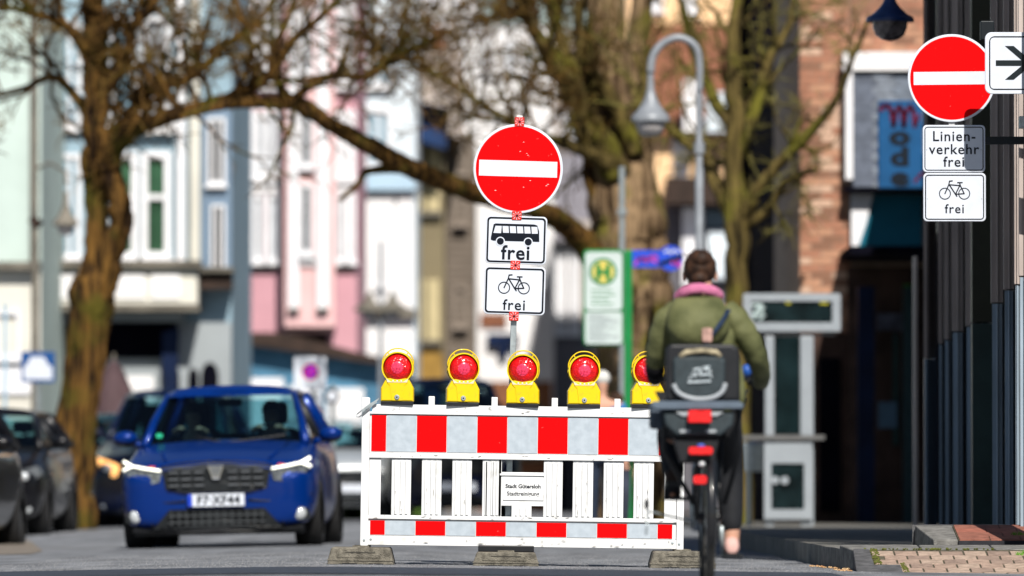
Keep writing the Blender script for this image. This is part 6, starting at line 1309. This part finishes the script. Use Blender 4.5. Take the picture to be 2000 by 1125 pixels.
# gloved hands closed round the grips
m_glove = mat('black_glove', (.010, .010, .012), .7, 0, .2, 30)
for s_, hx, hz in ((-1, cx(1287), 1.075), (1, cx(1490), 1.06)):
    hy = Yk+.68; vv = [(hx, hy-.07, hz+.01, .034, .030), (hx, hy-.01, hz+.03, .042, .026)]; ee = [(0, 1)]
    for j in range(4):
        b_ = len(vv); fx_ = hx+(-.030+.020*j); vv += [(fx_, hy+.035, hz+.035-.004*abs(j-1.5), .0115), (fx_, hy+.055, hz+.010, .0105), (fx_, hy+.035, hz-.015+.004*j, .010)]; ee += [(1, b_), (b_, b_+1), (b_+1, b_+2)]
    b_ = len(vv); vv += [(hx-s_*.040, hy-.01, hz+.012, .014), (hx-s_*.050, hy+.02, hz-.012, .012)]; ee += [(1, b_), (b_, b_+1)]
    skinobj('glove', vv, ee, m_glove, pr, 1)
# strap across the back
mb = MB(); stp = [(cx(1424), Yk+.14, 1.43), (cx(1408), Yk+.075, 1.36), (cx(1390), Yk+.065, 1.30), (cx(1372), Yk+.08, 1.22), (cx(1356), Yk+.09, 1.15)]; mb.tube(stp, .018, 8, True, flat=.35); mb.build('shoulder_strap', mat('navy_strap', (.01, .025, .06), .7, 0, .2, 20), pr, smooth=True)
mb = MB(); mb.prism(rrect(cx(1372), czz(668), cx(1392), czz(640), .01, 3), Yk+.05, Yk+.065, .003); mb.build('strap_pad', mat('pink_beige_pad', (.42, .26, .22), .8, 0, .3, 40), pr)
# trousers and shoes
skinobj('trousers', [(xr_, Yk+.24, .96, .155, .14), (cx(1342), Yk+.30, .90, .115), (cx(1312), Yk+.66, .78, .080), (cx(1319), Yk+.45, .60, .062), (cx(1322), Yk+.39, .53, .052), (cx(1412), Yk+.30, .90, .115), (cx(1430), Yk+.60, .62, .085), (cx(1434), Yk+.54, .36, .066), (cx(1435), Yk+.51, .25, .054)], [(0, 1), (1, 2), (2, 3), (3, 4), (0, 5), (5, 6), (6, 7), (7, 8)], m_trs, pr)
for px, z0, y_, m, sole, tl, ank in ((1434, .15, Yk+.49, m_shoe_p, m_blk, 0, m_skin), (1316, .455, Yk+.37, m_shoe_d, m_blk, 1, m_skin)):
    s0 = len('x'); x_ = cx(px)
    rings = []
    for y2, w_, h_ in ((-.055, .022, .055), (-.04, .038, .085), (0, .042, .10), (.06, .042, .09), (.12, .046, .065), (.18, .046, .05), (.22, .036, .04), (.235, .018, .025)):
        lift = (.30*(-y2+.1)*.0 if not tl else max(0, (.12-y2))*.42)
        rings.append([(x_+w_*math.copysign(abs(math.cos(2*math.pi*k/14))**.75, math.cos(2*math.pi*k/14)), y_+y2, z0+lift+max(0, h_*(.5+.5*math.sin(2*math.pi*k/14)))) for k in range(14)])
    mb = MB(); mb.v = [p for r_ in rings for p in r_]; mb.f = [(j*14+i, j*14+(i+1) % 14, (j+1)*14+(i+1) % 14, (j+1)*14+i) for j in range(7) for i in range(14)]+[tuple(range(14))[::-1], tuple(98+i for i in range(14))]
    sh = mb.build('shoe', m, pr, smooth=True, sub=1)
    mb = MB(); vs = []
    for y2 in (-.06, .0, .06, .12, .18, .235):
        lift = 0 if not tl else max(0, (.12-y2))*.42; wq = .030 if y2 in (-.06, .235) else .046
        vs += [(x_-wq, y_+y2, z0+lift-.018), (x_+wq, y_+y2, z0+lift-.018), (x_+wq, y_+y2, z0+lift+.008), (x_-wq, y_+y2, z0+lift+.008)]
    mb.v = vs; mb.f = [(j*4+i, j*4+(i+1) % 4, (j+1)*4+(i+1) % 4, (j+1)*4+i) for j in range(5) for i in range(4)]+[(0, 1, 2, 3), (20, 23, 22, 21)]; mb.build('sole', sole, sh)

# ================================================================== PEDESTRIAN behind the barrier
def pedestrian(px, Y, h, top_m, leg_m, hair_m, label, step=.18, bag=None, face=1):
    x = fx(px, Y); g = gz(x, Y) if x < 2.05 else .12
    r = empty('person', (x, Y, g), label, 'person'); k = h/1.75
    def q(a, b, c, *rr): return (x+a*k, Y+b*k, g+c*k)+tuple(v*k for v in rr)
    bb_ = [q(0, 0, .95, .12, .10), q(0, 0, 1.15, .12, .09), q(0, 0, 1.38, .13, .09), q(0, 0, 1.47, .055), q(0, 0, 1.53, .05), q(0, .0, 1.60, .07, .08), q(0, 0, 1.68, .065, .075),
           q(-.2, 0, 1.40, .05), q(-.25, .03, 1.13, .038), q(-.24, -.12*face, .92, .03), q(-.24, -.15*face, .86, .032, .02), q(.2, 0, 1.40, .05), q(.25, .03, 1.13, .038), q(.25, -.05, .90, .03), q(.25, -.06, .84, .032, .02),
           q(-.09, 0, .9, .085), q(-.10, -step*.5, .5, .06), q(-.10, -step, .12, .038), q(-.10, -step-.1*face, .04, .035), q(.09, 0, .9, .085), q(.10, step*.2, .5, .06), q(.10, step, .14, .038), q(.10, step-.1*face, .05, .035)]
    ee = [(0, 1), (1, 2), (2, 3), (3, 4), (4, 5), (5, 6), (2, 7), (7, 8), (8, 9), (9, 10), (2, 11), (11, 12), (12, 13), (13, 14), (0, 15), (15, 16), (16, 17), (17, 18), (0, 19), (19, 20), (20, 21), (21, 22)]
    skinobj('body', bb_, ee, m_skin, r, 1)
    skinobj('jacket', [q(0, 0, .92, .16, .13), q(0, 0, 1.15, .15, .12), q(0, 0, 1.38, .16, .12), q(0, 0, 1.46, .08), q(-.2, 0, 1.40, .07), q(-.26, .03, 1.13, .055), q(-.24, -.12*face, .95, .045), q(.2, 0, 1.40, .07), q(.26, .03, 1.13, .055), q(.25, -.05, .94, .045)], [(0, 1), (1, 2), (2, 3), (2, 4), (4, 5), (5, 6), (2, 7), (7, 8), (8, 9)], top_m, r, 1)
    skinobj('trousers', [q(0, 0, .93, .13, .11), q(-.09, 0, .88, .10), q(-.10, -step*.5, .5, .075), q(-.10, -step, .14, .055), q(.09, 0, .88, .10), q(.10, step*.2, .5, .075), q(.10, step, .16, .055)], [(0, 1), (1, 2), (2, 3), (0, 4), (4, 5), (5, 6)], leg_m, r, 1)
    mb = MB(); mb.ell(q(0, .015, 1.665)[:3], (.085*k, .095*k, .085*k)); mb.build('hair', hair_m, r, smooth=True)
    for s_, st in ((-1, -step), (1, step)):
        mb = MB(); mb.prism(rrect(x+s_*.1*k-.045*k, g, x+s_*.1*k+.045*k, g+.09*k, .02, 3), Y+st*k-.2*k, Y+st*k+.07*k, .01); mb.build('shoe', m_blk, r, bev=.01)
    for s_, yy in ((-1, -.15*face), (1, -.06)):
        c0 = q(s_*.245, yy, .84)[:3]; vv = [(c0[0], c0[1], c0[2]+.03, .028*k, .018*k), (c0[0], c0[1], c0[2]-.02, .034*k, .016*k)]; e2 = [(0, 1)]
        for j in range(4): b_ = len(vv); vv += [(c0[0]+(-.024+.016*j), c0[1], c0[2]-.075, .008), (c0[0]+(-.024+.016*j), c0[1]-.01, c0[2]-.105, .007)]; e2 += [(1, b_), (b_, b_+1)]
        b_ = len(vv); vv.append((c0[0]-s_*.04, c0[1]-.01, c0[2]-.05, .009)); e2.append((1, b_)); skinobj('hand', vv, e2, m_skin, r, 1)
    return r
pedestrian(1176, 77, 1.72, mat('mid_blue_jacket', (.04, .16, .38), .8, 0, .15, 8), mat('dark_jeans', (.012, .02, .04), .85, 0, .2, 10), mat('pale_cap', (.62, .62, .60), .8), 'pedestrian with pale hair and a blue jacket walking behind the barrier')
pedestrian(1204, 80, 1.52, mat('white_patterned_jacket', (.55, .50, .55), .8, 0, .3, 14, c2=(.75, .4, .45)), mat('grey_trousers', (.05, .06, .09), .85, 0, .2, 10), m_hair, 'pedestrian in a white and pink top standing beside the green bus stop post')
